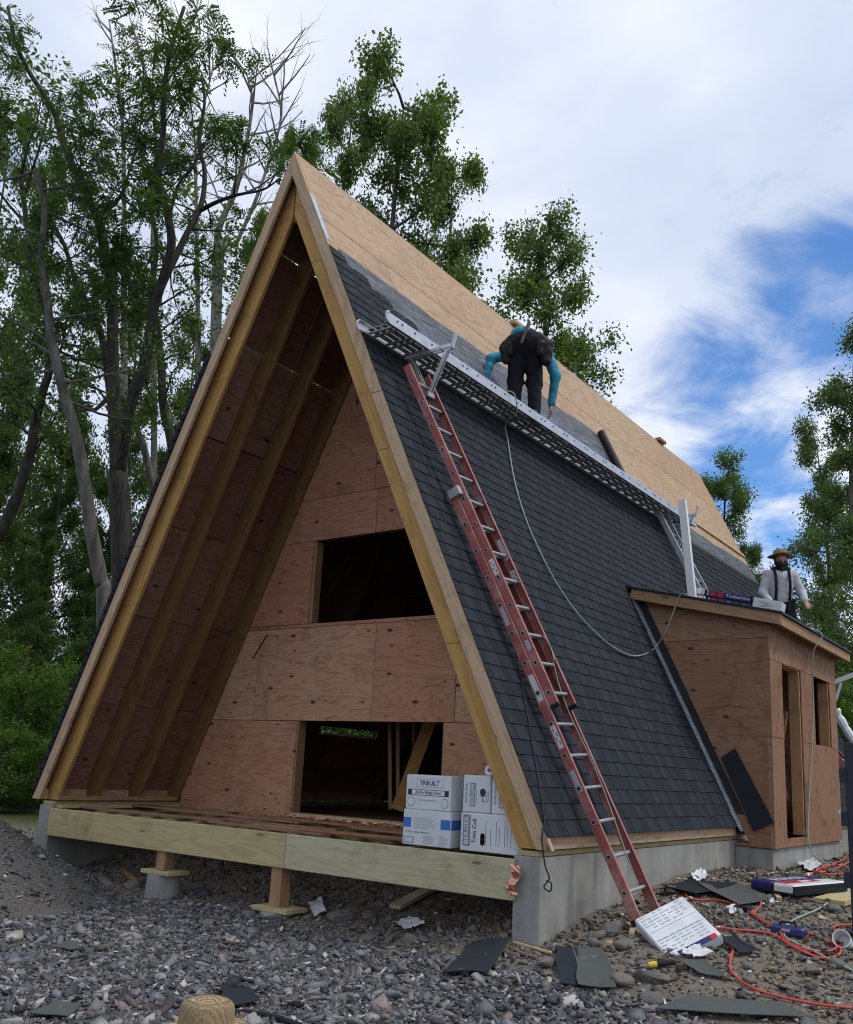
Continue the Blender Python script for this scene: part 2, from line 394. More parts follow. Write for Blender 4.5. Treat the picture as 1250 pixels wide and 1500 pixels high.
def ground_mat():
    m, g, b = newmat('ground_soil'); pos = g('ShaderNodeNewGeometry').outputs['Position']
    n = g.noise(pos, 1.1, 8, .65); f = g.noise(pos, 30, 6, .75); q = g.noise(pos, 7, 5, .7)
    dirt = g.ramp(f, [(.28, (.09, .076, .060)), (.5, (.195, .168, .132)), (.72, (.32, .285, .23))])
    dirt = g.mix(g.math('MULTIPLY', q, .5), dirt, (.19, .165, .135))
    grav = g.ramp(f, [(.3, (.045, .047, .050)), (.55, (.12, .122, .125)), (.75, (.20, .20, .195))])
    leafy = g.ramp(q, [(.3, (.030, .040, .012)), (.55, (.06, .075, .024)), (.75, (.12, .10, .05))])
    s = g('ShaderNodeSeparateXYZ', {0: pos})
    yb = g.math('ADD', g.math('MULTIPLY_ADD', n, 1.2, g.math('MULTIPLY', s.outputs[0], .02)), s.outputs[1])
    gm = g('ShaderNodeMapRange', {0: yb, 1: -.2, 2: .5, 3: 1.0, 4: 0.0}).outputs[0]
    col = g.mix(gm, dirt, grav)
    fx = g('ShaderNodeMapRange', {0: g.math('ADD', s.outputs[0], g.math('MULTIPLY', n, 3.0)), 1: -5.5, 2: -3.5, 3: 1.0, 4: 0.0}).outputs[0]
    fy = g('ShaderNodeMapRange', {0: s.outputs[1], 1: 13.0, 2: 17.0, 3: 0.0, 4: 1.0}).outputs[0]
    fx = g.math('MULTIPLY', fx, g('ShaderNodeMapRange', {0: s.outputs[1], 1: 0.5, 2: 2.5, 3: 0.0, 4: 1.0}).outputs[0])
    col = g.mix(g.math('MAXIMUM', fx, fy), col, leafy)
    setp(b, g, Base_Color=col, Roughness=.95); b.inputs['Specular IOR Level'].default_value = .15
    bump(g, b, g.math('ADD', f, q), .03, .8); return m
MT['ground'] = ground_mat()
def sand():
    m, g, b = newmat('stone_dust'); pos = g('ShaderNodeNewGeometry').outputs['Position']
    f = g.noise(pos, 45, 6, .8); n = g.noise(pos, 2, 6, .6)
    col = g.mix(n, g.ramp(f, [(.3, (.055, .053, .05)), (.7, (.19, .185, .175))]), g.ramp(f, [(.3, (.075, .066, .058)), (.7, (.17, .155, .14))]))
    setp(b, g, Base_Color=col, Roughness=.95); bump(g, b, f, .02, .9); return m
MT['sand'] = sand()
def leafmat(name, cols, trans=.45):
    m, g, b = newmat(name); isl = g('ShaderNodeNewGeometry').outputs['Random Per Island']
    pos = g('ShaderNodeNewGeometry').outputs['Position']; n = g.noise(pos, .55, 3, .5)
    r = g('ShaderNodeObjectInfo').outputs['Random']
    f = g.math('ADD', g.math('MULTIPLY', isl, .45), g.math('ADD', g.math('MULTIPLY', n, .4), g.math('MULTIPLY', r, .15)))
    col = g.ramp(f, [(.15, cols[0]), (.5, cols[1]), (.85, cols[2])])
    out = [x for x in m.node_tree.nodes if x.type == 'OUTPUT_MATERIAL'][0]
    setp(b, g, Base_Color=col, Roughness=.5); b.inputs['Specular IOR Level'].default_value = .3
    tr = g('ShaderNodeBsdfTranslucent', {0: g.mix(1.0, col, (1.5, 1.7, .6), 'MULTIPLY')})
    mx = g('ShaderNodeMixShader', {0: trans, 1: b.outputs[0], 2: tr.outputs[0]})
    m.node_tree.links.new(mx.outputs[0], out.inputs[0]); return m
MT['leaf1'] = leafmat('ash_leaves', [(.024, .044, .016), (.042, .078, .026), (.085, .135, .04)])
MT['leaf2'] = leafmat('maple_leaves', [(.050, .080, .026), (.092, .140, .044), (.17, .21, .075)], .5)
MT['leaf3'] = leafmat('woodland_leaves', [(.036, .066, .022), (.074, .122, .038), (.145, .20, .062)], .5)
MT['leaf4'] = leafmat('pale_leaves', [(.05, .085, .035), (.085, .135, .055), (.15, .20, .09)])
MT['leaf5'] = leafmat('bush_leaves', [(.048, .095, .020), (.088, .165, .032), (.15, .24, .05)])
def bark(name, lo, hi):
    m, g, b = newmat(name); pos = g('ShaderNodeNewGeometry').outputs['Position']
    n = g.noise(g.mapping(pos, (9, 9, 1.8)), 1.0, 6, .7, .5); l = g.noise(pos, 1.3, 4, .6)
    col = g.mix(l, g.ramp(n, [(.35, lo), (.65, hi)]), g.ramp(n, [(.35, tuple(c*.7 for c in lo)), (.65, tuple(c*.85 for c in hi))]))
    setp(b, g, Base_Color=col, Roughness=.95); bump(g, b, n, .03, .7); return m
MT['bark'] = bark('dark_bark', (.022, .020, .016), (.075, .068, .055))
MT['bark2'] = bark('grey_bark', (.07, .066, .056), (.19, .18, .155))
MT['dead'] = bark('bleached_dead_wood', (.16, .15, .13), (.34, .32, .29))
# ------------------------------------------------------------------ the ground
W, H, LEN, D = 3.68, 7.796, 13.75, 1.99
SL = math.hypot(W, H); NX, NZ = H/SL, W/SL
def sstep(a, b, x):
    t = np.clip((x-a)/(b-a), 0, 1); return t*t*(3-2*t)
_ns = np.random.default_rng(3); _ph = _ns.uniform(0, 6.28, (24, 2)); _dr = _ns.uniform(0, 6.28, 24)
def wob(x, y, f0=1.0):
    s = 0
    for i in range(12):
        f = f0*1.45**i; a = .5**(i*.62)
        s = s + a*np.sin((x*np.cos(_dr[i])+y*np.sin(_dr[i]))*f+_ph[i, 0])*np.sin((y*np.cos(_dr[i+12])-x*np.sin(_dr[i+12]))*f*.83+_ph[i, 1])
    return s
def gz(x, y):
    x = np.asarray(x, float); y = np.asarray(y, float)
    ramp = np.interp(y, [-2.2, -1.2, -.5, 0, .85, 1.5, 3.1, 5, 9, 20], [-.95, -.92, -.85, -.73, -.56, -.50, -.36, -.38, -.38, -.4])
    fall = sstep(4.6, 8.5, x)*.30
    wx = sstep(1.9, 3.2, x)
    under = np.interp(y, [-1.0, 0, .5, 1.2, 2.0, 3], [-.95, -.89, -.84, -.66, -.52, -.5])
    z = under*(1-wx) + np.maximum(ramp-fall, -.95)*wx
    z = np.where(x < -3.4, np.interp(y, [-1, 1.5, 6, 20], [-.95, -.6, -.35, -.3])*sstep(-3.4, -4.2, x)+z*(1-sstep(-3.4, -4.2, x)), z)
    far = np.maximum(np.abs(x)-20, 0) + np.maximum(np.abs(y)-25, 0)
    z = z + .012*far*sstep(0, 60, far)
    z = z + .025*wob(x, y, 1.3)
    return z
def gpix(u, v):
    d = ray(u, v); ts = np.arange(.5, 60, .05)
    below = CAM_P.z+d.z*ts < gz(CAM_P.x+d.x*ts, CAM_P.y+d.y*ts)
    k = int(np.argmax(below)) if below.any() else len(ts)-1; lo, hi = ts[max(k-1, 0)], ts[k]
    for _ in range(12):
        md = (lo+hi)/2; p = CAM_P+d*md
        if p.z < float(gz(p.x, p.y)): hi = md
        else: lo = md
    p = CAM_P+d*hi
    return V((p.x, p.y, float(gz(p.x, p.y))))
ax = np.concatenate([-np.geomspace(400, 9, 26), np.arange(-8.5, 9.5, .09), np.geomspace(9.6, 400, 26)])
ay = np.concatenate([-np.geomspace(200, 8, 20), np.arange(-7.5, 11, .09), np.geomspace(11.2, 500, 30)])
gxx, gyy = np.meshgrid(ax, ay, indexing='ij')
gv = np.stack([gxx, gyy, gz(gxx, gyy)], -1).reshape(-1, 3)
ii = np.arange(len(ax)*len(ay)).reshape(len(ax), len(ay))
gq = np.stack([ii[:-1, :-1], ii[1:, :-1], ii[1:, 1:], ii[:-1, 1:]], -1).reshape(-1, 4)
tag(fast_mesh('ground', gv, gq, MT['ground'], smooth=True), kind='structure')

# ------------------------------------------------------------------ the A-frame house
house = thing('a_frame_house', 'unfinished timber A-frame house with plywood gable and dark shingled roof', 'house')
def P(side, t, y, off=0):           # a point on a roof slope: t metres down from the ridge
    return V((side*(W*t/SL + off*NX), y, H - H*t/SL + off*NZ))
def slope_box(mb, side, t0, t1, y0, y1, o0, o1, mi=0):
    mb.hexa([P(side, t0, y0, o0), P(side, t1, y0, o0), P(side, t1, y1, o0), P(side, t0, y1, o0)],
            [P(side, t0, y0, o1), P(side, t1, y0, o1), P(side, t1, y1, o1), P(side, t0, y1, o1)], mi)
def slope_frame(side, t, y): return frame(P(side, t, y), (0, 1, 0), z=(side*NX, 0, NZ))
def tz(z): return (H-z)*SL/H        # slope distance for a height

# foundation
fnd = MB()
for s in (-1, 1): fnd.box((s*3.425, 6.9, -.70), (.25, 13.8, 1.28))
fnd.box((0, 13.7, -.70), (6.6, .25, 1.28)); fnd.box((0, 2.15, -.75), (6.6, .2, 1.1))
fo = fnd.build('foundation', MT['concrete'], house, bevel=.008)
f2 = MB(); f2.box((3.775, 4.96, -.62), (.45, .22, .98)); f2.box((3.90, 6.63, -.62), (.20, 3.12, .98)); f2.box((3.775, 8.3, -.62), (.45, .22, .98))
f2.build('entry_foundation', MT['concrete'], house, bevel=.008)
for s in (-1, 1):
    board('sill_plate', (s*3.42, .02, -.036), (s*3.42, 13.6, -.036), (1, 0, 0), .20, .042, MT['treated'], house)
board('sill_plate', (-3.24, .06, -.07), (-3.24, 1.9, -.07), (1, 0, 0), .12, .04, MT['treated'], house)
board('sill_plate', (-3.30, .05, .03), (-3.30, 1.9, .03), (1, 0, 0), .09, .05, MT['stud'], house)
MB().box((0, 7.9, -.11), (6.5, 11.6, .06)).build('subfloor', MT['redwood'], house)

# the opening left in the far slope
pa = [on_plane(u, v, (-1/W, 0, 1/H), 1) for u, v in ((478, 1052), (561, 1052), (561, 1081))]
HY0, HY1, HZ0, HZ1 = pa[0].y-.05, pa[1].y+.02, pa[2].z-.02, min(pa[0].z+.12, 1.22)
# rafters and rake boards, each board spliced from shorter ones
def rake_poly(side, o0, o1, zb, zt, xr=0.0):
    """strip between two offsets below the roof plane, cut level at zb and zt, plumb at the ridge"""
    def xat(z, o): return W*(1-z/H) + o/NX
    poly = [(xat(zt, o0), zt), (xat(zb, o0), zb), (xat(zb, o1), zb), (xat(zt, o1), zt)]
    poly = clip(clip(poly, -1, 0, -xr), 1, 0, 3.54 if o0 < -.01 else 9)
    return [(side*p[0], p[1]) for p in poly]
def cuts(zs): return list(zip(zs[:-1], zs[1:]))
for s in (-1, 1):
    dirv = (s*W, 0, -H)
    for zb, zt in cuts([0, 4.36 if s > 0 else 3.1, H+.05]):
        polyprism('rake_board', rake_poly(s, 0, -.138, zb+.002, zt-.002), -.042, -.002, MT['barge'], house, dirv, bevel=.003)
    for zb, zt in cuts([0.0, 1.72, 3.74, 6.2, 7.6] if s > 0 else [0.0, 2.4, 5.1, 7.6]):
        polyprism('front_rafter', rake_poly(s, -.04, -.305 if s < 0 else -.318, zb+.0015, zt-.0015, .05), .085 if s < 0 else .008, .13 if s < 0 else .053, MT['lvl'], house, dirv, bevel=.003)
    for k in range(21):
        y = .66 + k*.655
        if y > 13.5: break
        if s < 0 and HY0-.03 < y < HY1+.03: continue
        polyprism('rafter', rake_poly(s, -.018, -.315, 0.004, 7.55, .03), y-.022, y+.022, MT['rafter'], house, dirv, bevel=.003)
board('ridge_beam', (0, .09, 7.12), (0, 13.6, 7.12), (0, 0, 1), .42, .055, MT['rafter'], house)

# roof sheathing: plywood sheets, 8 by 4 feet, staggered; a framed opening is left in the far slope
roof = MB(); slope_box(roof, 1, .0, .10, .03, LEN-.03, -.030, -.0185); roof = roof.build('roof_deck', MT['ply_roof'], house)
def minus(r, h):
    t0, t1, y0, y1 = r; a0, a1, b0, b1 = h
    if a0 >= t1 or a1 <= t0 or b0 >= y1 or b1 <= y0: return [r]
    out = []
    if t0 < a0: out.append((t0, a0, y0, y1))
    if t1 > a1: out.append((a1, t1, y0, y1))
    u0, u1 = max(t0, a0), min(t1, a1)
    if y0 < b0: out.append((u0, u1, y0, b0))
    if y1 > b1: out.append((u0, u1, b1, y1))
    return out
hole = (tz(HZ1), tz(HZ0), HY0, HY1)
tb = SL - .13*SL/H
courses = [tb-1.225*k for k in range(8)]
for s in (-1, 1):
    for k in range(8):
        t1 = courses[k]; t0 = max(courses[k]-1.219, 0.0)
        if t1 <= .02: continue
        gap = .011 if (s < 0 and k >= 3) else .005
        y = -.0 if k % 2 == 0 else -1.22
        while y < LEN:
            r = (t0+gap, t1, max(y, 0)+.0025, min(y+2.438, LEN)-.0025)
            if r[3]-r[2] > .05:
                parts = minus(r, hole) if s < 0 else [r]
                mb = MB()
                for q in parts: slope_box(mb, s, q[0], q[1], q[2], q[3], -.0165, 0.0 - (.0008 if (k % 2) else 0))
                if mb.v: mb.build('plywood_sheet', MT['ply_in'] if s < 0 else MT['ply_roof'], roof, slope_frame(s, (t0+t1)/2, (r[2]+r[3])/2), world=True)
            y += 2.44
# eave boards
board('eave_board', (3.565, .003, .062), (3.565, 4.80, .062), (0, 0, 1), .125, .04, MT['barge'], house)
board('eave_board', (-3.565, .003, .062), (-3.565, 13.7, .062), (0, 0, 1), .125, .04, MT['barge'], house)
board('eave_board', (3.565, 8.45, .062), (3.565, 13.7, .062), (0, 0, 1), .125, .04, MT['barge'], house)

# shingles on the right slope: strips of laminated tabs
def shingle_mesh(L, seed):
    r = random.Random(seed); mb = MB(); EX = .143
    def slab(x0, x1, t0, t1, zb, zt0, zt1, mi):    # upper edge thin, butt edge thick; open underneath
        vs = [(x0, t0, zt0), (x1, t0, zt0), (x1, t1, zt1), (x0, t1, zt1), (x0, t1, zb), (x1, t1, zb), (x0, t0, zb), (x1, t0, zb)]
        mb.add(vs, [(0, 3, 2, 1), (3, 4, 5, 2), (0, 6, 4, 3), (1, 2, 5, 7)], mi)
    slab(0.001, L-.001, -.012, EX, 0, .0015, .0100, 1)
    x = r.uniform(0, .08)
    while x < L-.05:
        wdt = min(r.uniform(.09, .22), L-x)
        if wdt > .05: slab(x, x+wdt-.004, -.004, EX+.0012, .001, .0038, .0124, 0)
        x += wdt + r.uniform(.05, .17)
    me = bpy.data.meshes.new('shingle'); me.from_pydata(mb.v, [], mb.f)
    me.materials.append(MT['sh1']); me.materials.append(MT['sh2']); me.polygons.foreach_set('material_index', mb.m)
    bm = bmesh.new(); bm.from_mesh(me); bmesh.ops.recalc_face_normals(bm, faces=bm.faces)
    for f in bm.faces:
        if f.normal.z < -.1: f.normal_flip()
    bm.to_mesh(me); bm.free(); return me
SHM = {}
def get_sh(L, k):
    key = (round(L, 2), k)
    if key not in SHM: SHM[key] = shingle_mesh(L, hash(key) % 9999)
    return SHM[key]
EX = .143; ncourse = int((tz(0.02)-tz(6.35))/EX)
cells = []
def ztop(y):       # top edge of the shingled field
    if y < 1.6: return 6.38-.44*max(0, y-.1)
    if y < 9.6: return 5.70
    return 5.02
for c in range(ncourse+1):
    t = tz(.115) + .012 - EX*(c+1)     # upper line of the exposed part
    z = H - H*t/SL
    y = -.045 - (.0, .36, .72, .17, .53)[c % 5]
    while y < LEN+.02:
        y0, y1 = max(y, -.045), min(y+.985, LEN+.02)
        y += .985
        segs = [(y0, y1)]
        if z < 3.14:          # the entry stands here
            xr = W*(1-z/H); ya, yb = 4.74 + .05, 8.28
            segs = [q for q in ((y0, min(y1, ya)), (max(y0, yb), y1)) if q[1]-q[0] > .06]
        for a, b in segs:
            if b-a < .06 or z > ztop((a+b)/2): continue
            cells.append((c, t, a, b))
def shM(t, y): # local x along -Y, local y down-slope, z outwards
    o = P(1, t, y, .001)
    s = V((W, 0, -H))/SL
    return Matrix(((0, s.x, NX, o.x), (-1, s.y, 0, o.y), (0, s.z, NZ, o.z), (0, 0, 0, 1)))
def vis_size(q):
    p = P(1, q[1], (q[2]+q[3])/2); d = p-CAM_P; return (q[3]-q[2])/d.length**2
cells.sort(key=vis_size, reverse=True)
shroof = MB(); slope_box(shroof, 1, tz(.16)-.0, tz(.16)+.035, -.048, 4.76, .0005, .0012); shroof = shroof.build('shingle_starter_strip', MT['black'], house)
rest_v, rest_f, rest_m = [], [], []; nb = 0
for n, (c, t, a, b) in enumerate(cells):
    me = get_sh(b-a, random.randrange(5) if b-a > .97 else c % 3); M = shM(t, b)
    if n < 300:
        o = bpy.data.objects.new('shingle', me); attach(o, shroof, M)
    else:
        vs = [M @ v.co for v in me.vertices]
        rest_v += [tuple(v) for v in vs]; rest_f += [tuple(i+nb for i in p.vertices) for p in me.polygons]
        rest_m += [p.material_index for p in me.polygons]; nb += len(vs)
me = bpy.data.meshes.new('upper_shingles'); me.from_pydata(rest_v, [], rest_f)
me.materials.append(MT['sh1']); me.materials.append(MT['sh2']); me.polygons.foreach_set('material_index', rest_m)
tag(attach(bpy.data.objects.new('upper_shingles', me), shroof, Matrix()), kind='stuff')
# left slope, seen on edge: courses as overlapping strips
mb = MB()
for c in range(int((tz(.1)-tz(5.5))/EX)):
    t = tz(.1) - EX*(c+1)
    for q in minus((t-.01, t+EX+.004, -.06, LEN+.02), hole):
        mb.hexa([P(-1, q[0], q[2], .001), P(-1, q[1], q[2], .001), P(-1, q[1], q[3], .001), P(-1, q[0], q[3], .001)],
                [P(-1, q[0], q[2], .055), P(-1, q[1], q[2], .072), P(-1, q[1], q[3], .072), P(-1, q[0], q[3], .055)])
tag(mb.build('far_slope_shingles', MT['sh2'], house), kind='stuff')

# underlayment with its roll, starter drip edge, toe boards
N = 26
for a, b, za, zb_, o in ((.14, 6.85, 6.36, 5.55, .004), (9.2, LEN, 5.43, 4.9, .004)):
    mb = MB()
    for i in range(N):
        ya, yb = a+(b-a)*i/N, a+(b-a)*(i+1)/N
        w0 = .02*math.sin(ya*2.1)+.012*math.sin(ya*5.3); w1 = .02*math.sin(yb*2.1)+.012*math.sin(yb*5.3)
        mb.add([P(1, tz(za+w0), ya, o), P(1, tz(za+w1), yb, o), P(1, tz(zb_), yb, o), P(1, tz(zb_), ya, o)], [(0, 1, 2, 3)])
    mb.build('underlayment', MT['under'], house, slope_frame(1, tz(5.9), 3.5), world=True)
mb = MB(); mb.tube([P(1, tz(6.38), 6.92, .07), P(1, tz(5.42), 6.92, .07)], .065, 14); mb.tube([P(1, tz(6.39), 6.92, .07), P(1, tz(6.37), 6.92, .07)], .03, 10)
tag(mb.build('underlayment_roll', MT['black'], None, T(*P(1, tz(5.42), 6.92, 0)), world=True, smooth=False), 'black roll of underlayment lying down the bare plywood roof', 'roll')
mb = MB()
slope_box(mb, 1, tz(7.12), tz(6.42), -.046, .03, .0008, .003)
mb.build('drip_edge', MT['flash'], house)
mb = MB(); slope_box(mb, 1, tz(5.06), tz(4.98), 9.4, LEN, .012, .0145); mb.build('pale_course', MT['shs'], house)
tag(board('toe_board', P(1, tz(5.70), 9.9, .02), P(1, tz(5.66), LEN-.05, .02), P(1, 1, 0)-P(1, 0, 0), .085, .038, MT['barge']), 'long toe board nailed along the roof plywood behind the scaffold end', 'board')
tag(board('ridge_block', V((.02, 5.05, H+.035)), V((.02, 5.75, H+.035)), (1, 0, 0), .14, .06, MT['barge']), 'short brown wood block lying on the roof ridge above the maple', 'wood block')
tag(board('ridge_block', V((.02, 11.2, H+.03)), V((.02, 11.55, H+.03)), (1, 0, 0), .12, .06, MT['stud']), 'small dark wood block at the far end of the ridge', 'wood block')

# front gable wall, two metres back
gw = MB()
def stud(mb, x0, x1, z0, z1, y0=D+.014, dy=.14): mb.box(((x0+x1)/2, y0+dy/2, (z0+z1)/2), (x1-x0, dy, z1-z0))
for x in (-1.16, 1.16): stud(gw, x-.02 if x > 0 else x-.02, x+.02, -.05, 1.16)
for x in (-1.10, 1.10): stud(gw, x-.02, x+.02, 2.36, 3.56)
for x in (-2.4, -2.0, -1.6, -.8, -.4, 0, .4, .8, 1.6, 2.0, 2.4):
    zt = (H*(1-abs(x)/W) - .95)
    stud(gw, x-.019, x+.019, 1.27, min(zt, 2.3))
stud(gw, -2.7, 2.7, 1.16, 1.26); stud(gw, -1.9, 1.9, 3.56, 3.66); stud(gw, -2.1, 2.1, 2.31, 2.36)
gw = gw.build('gable_wall_framing', MT['stud'], house)
zl = [-.085, 1.133, 2.352, 2.402, 3.53, 4.12, 5.2, 6.4, 7.5]
xl = {0: [-4, -1.16, 1.16, 4], 1: [-4, -1.98, .07, 1.3, 4], 2: [-4, .05, 4], 3: [-4, -1.1, 1.1, 4], 4: [-4, -1.38, -.04, 1.2, 4], 5: [-4, -.1, 4], 6: [-4, 4], 7: [-4, 4]}
off_in = .03
for r in range(len(zl)-1):
    for a, b in zip(xl[r][:-1], xl[r][1:]):
        if r == 0 and a == -1.16: continue
        if r == 3 and a == -1.1: continue
        g_ = .0036; poly = [(a+g_, zl[r]+g_), (b-g_, zl[r]+g_), (b-g_, zl[r+1]-g_), (a+g_, zl[r+1]-g_)]
        for s in (-1, 1): poly = clip(clip(poly, s/W, 1/H, 1-off_in/W/NX), s, 0, 3.29)
        if len(poly) > 2:
            dy = (.0, .0015)[(r+int(a*7)) % 2]
            polyprism('plywood_sheet', poly, D-.001-dy, D+.0125, MT['ply'], gw, (0, 0, 1) if r in (6, 7) else (1, 0, .0))
board('window_sill', (-1.1, D+.065, 2.388), (1.1, D+.065, 2.388), (0, 1, 0), .13, .024, MT['stud'], house)
board('door_sill', (-1.14, D+.07, -.045), (1.14, D+.07, -.045), (0, 1, 0), .20, .05, MT['treated'], house)
for x, z0, z1 in ((-1.075, 2.41, 3.52), (1.075, 2.41, 3.52)):
    board('window_jamb', (x, D+.08, z0), (x, D+.08, z1), (0, 1, 0), .13, .03, MT['stud'], house)

sa, sb = on_plane(371, 965, (0, 1, 0), D), on_plane(392, 930, (0, 1, 0), D)
board('wall_slot', sa+V((0, -.004, 0)), sb+V((0, -.004, 0)), (1, 0, 0), .022, .004, MT['blackmat'], house, bevel=0)
# inside: loft, far gable, partition, braces
MB().box((0, 8.0, 1.30), (5.6, 11.6, .14)).build('loft_floor', MT['stud'], house)
far = [(-3.5, -.05), (3.5, -.05), (0, 7.45)]
polyprism('far_gable_wall', far, 13.45, 13.5, MT['ply'], house, (1, 0, 0))
pb = [on_plane(u, v, (-1/W, 0, 1/H), .97) for u, v in ((478, 1086), (561, 1083), (561, 1122), (462, 1126))]
mb = MB(); mb.hexa([p+V((.05, 0, 0)) for p in pb], [p+V((.065, 0, 0)) for p in pb])
mb.build('interior_plywood', MT['ply'], house, frame(pb[0], (0, 1, 0), z=(1, 0, 0)), world=True)
for u0, v0, u1, v1, dep, nm_ in ((571, 1056, 572, 1185, 12.6, 'interior_stud'), (583, 1056, 583, 1185, 12.5, 'interior_stud'), (632, 1052, 582, 1186, 12.2, 'interior_brace'), (606, 1056, 606, 1190, 13, 'interior_stud')):
    a, b = at_depth(u0, v0, dep), at_depth(u1, v1, dep)
    board(nm_, a, b, CR, .16 if nm_ != 'interior_stud' else .05, .05, MT['lvl'] if nm_ != 'interior_stud' else MT['stud'], house)

# porch deck: rim boards, joists, posts
board('rim_joist', (-3.27, -.022, -.25), (.755, -.022, -.25), (0, 0, 1), .325, .040, MT['treated'], house, bevel=.005)
board('rim_joist', (.760, -.022, -.25), (3.33, -.022, -.25), (0, 0, 1), .325, .040, MT['treated2'], house, bevel=.005)
for k in range(17):
    x = -3.1+k*.395
    board('deck_joist', (x, .0, -.25), (x, 2.04, -.25), (0, 0, 1), .285, .038, MT['treated'], house)
for x, zt, pz in ((-1.12, -.413, -.61), (.635, -.413, -.78)):
    post = board('deck_post', (x, .06, pz), (x, .06, zt), (1, 0, 0), .14, .14, MT['stud'], house)
    board('post_pad', (x-.22, .06, pz-.021), (x+.25, .06, pz-.021), (0, 1, .0), .30, .04, MT['treated'], house)
    mb = MB(); gzz = float(gz(x, .06))-.12
    mb.tube([(x+.0, .06, gzz), (x, .06, pz-.043)], [.19, .175], 20); mb.build('pier', MT['concrete'], house)
mb = MB(); q = random.Random(5)
cf = [V((3.295+.022*j+q.uniform(-.006, .006)+.03*math.sin(i*.7), -.052-q.uniform(0, .022)-.012*math.sin(i*1.3), -.13-.026*i+q.uniform(-.006, .006))) for i in range(10) for j in range(5)]
cb_ = [p+V((0, .004, 0)) for p in cf]
mb.add(cf+cb_, [f for i in range(9) for j in range(4) for f in ((i*5+j, i*5+j+1, i*5+j+6, i*5+j+5), (50+i*5+j, 50+i*5+j+5, 50+i*5+j+6, 50+i*5+j+1))])
mb.build('copper_flashing', MT['copper'], house)
mb = MB()
for i in range(60):
    x = -1.1+i*.034; mb.box((x, D-.05+q.uniform(-.02, .02), -.075+q.uniform(0, .02)), (.05, .06, .012), Matrix.Rotation(q.uniform(-.7, .7), 3, 'X') @ Matrix.Rotation(q.uniform(-.3, .3), 3, 'Y'))
mb.build('copper_sill_flashing', MT['copper'], house)
# loose boards lying over the joists
lb = []
spots = [(-2.2, .45, 2.9, .14, 4), (-1.6, 1.1, 3.2, .19, -3), (-.5, .7, 2.4, .14, 6), (.4, 1.35, 2.8, .24, -2), (.9, .5, 2.2, .14, 3), (1.6, 1.0, 1.8, .19, -6), (-.9, 1.7, 1.6, .14, 1), (1.9, 1.55, 1.6, .14, 4), (.2, .22, 1.8, .12, -4), (-2.4, 1.35, 1.5, .19, 8), (2.4, .75, 1.5, .24, 2), (1.3, .28, 1.4, .10, 7)]
names_ = ['long reddish board lying loose at the left of the porch deck', 'wide reddish board lying across the deck joists below the gable corner', 'narrow board lying askew on the deck before the low opening', 'wide plywood strip lying on the deck below the low opening',
          'brown board lying behind the rim joist splice', 'short wide board lying near the stacked vent boxes', 'short pale board lying against the gable wall foot', 'board lying behind the white cartons on the deck', 'thin board lying along the rim joist top edge', 'stubby wide board lying at an angle near the left sill', 'wide board lying underneath the trim coil cartons', 'thin slat lying just in front of the vent boxes']
for k, ((x, y, L, wd, ang), lab) in enumerate(zip(spots, names_)):
    a = math.radians(ang); d = V((math.cos(a), math.sin(a), 0)); z = -.088+.012 + (.024 if k % 2 else 0)
    o = board('loose_board', V((x, y, z))-d*L/2, V((x, y, z))+d*L/2, (-d.y, d.x, 0), wd, .022, MT['stud'] if k in (6, 4) else MT['redwood'])
    tag(o, lab, 'board')

# ------------------------------------------------------------------ side entry (bump-out)
YS, XS, YB = 4.83, 4.02, 8.26
def rz(x): return 3.17 - (x-2.19)*.232         # top of the entry roof
def fwall(poly, y0, y1, nm_, par): return polyprism(nm_, poly, y0, y1, MT['ply_shed'], par, (1, 0, 0))
ew = MB(); ew.box((XS-.10, (YS+YB)/2, 2.40), (.10, YB-YS-.1, .09)); ew.box((XS-.10, YS+.12, 1.15), (.1, .1, 2.4)); ew.box((XS-.10, YB-.12, 1.15), (.1, .1, 2.4))
ew = ew.build('entry_framing', MT['stud'], house)
xroof = lambda z: W*(1-z/H)
for z0, z1 in ((-.125, 1.185), (1.185, 2.405), (2.405, 2.98)):
    g_ = .0035
    poly = [(1.0, z0+g_), (XS, z0+g_), (XS, z1-g_), (1.0, z1-g_)]
    poly = clip(poly, -1/W, -1/H, -1.004); poly = clip(poly, .232, 1, 3.17-.10+.232*2.19)
    if z0 < 1:
        for a, b in ((0, 3.985), (3.985, 9)):
            pp = clip(clip(poly, -1, 0, -a), 1, 0, b)
            if len(pp) > 2: fwall(pp, YS, YS+.0125, 'plywood_sheet', ew)
    else: fwall(poly, YS, YS+.0125, 'plywood_sheet', ew)
def side_sheet(y0, y1, z0, z1):
    g_ = .0032; M = frame((XS, (y0+y1)/2, (z0+z1)/2), (0, 0, 1), z=(1, 0, 0))
    MB().box((XS+.007, (y0+y1)/2, (z0+z1)/2), (.0125, y1-y0-2*g_, z1-z0-2*g_)).build('plywood_sheet', MT['ply_shed'], ew, M, world=True)
DY0, DY1, WY0, WY1, WZ0, WZ1, DT = 5.36, 6.26, 6.94, 7.86, 1.20, 2.15, 2.145
for r in ((YS, DY0, -.125, 1.19), (YS, DY0, 1.19, DT), (YS, 5.75, DT, 2.575), (5.75, YB, DT+.01, 2.575), (DY0, DY1, -.125, -.012), (DY1, WY0, WZ0, DT+.01), (DY1, YB, -.125, WZ0), (WY1, YB, WZ0, DT+.01)):
    side_sheet(*r)
dj = [((XS-.075, DY1-.02, 0), (XS-.075, DY1-.02, DT)), ((XS-.075, DY0+.02, 0), (XS-.075, DY0+.02, DT))]
for a, b in dj: board('door_jamb', a, b, (1, 0, 0), .14, .038, MT['stud'], house)
for y in (WY0+.02, WY1-.02): board('window_jamb', (XS-.075, y, WZ0), (XS-.075, y, WZ1), (1, 0, 0), .14, .038, MT['stud'], house)
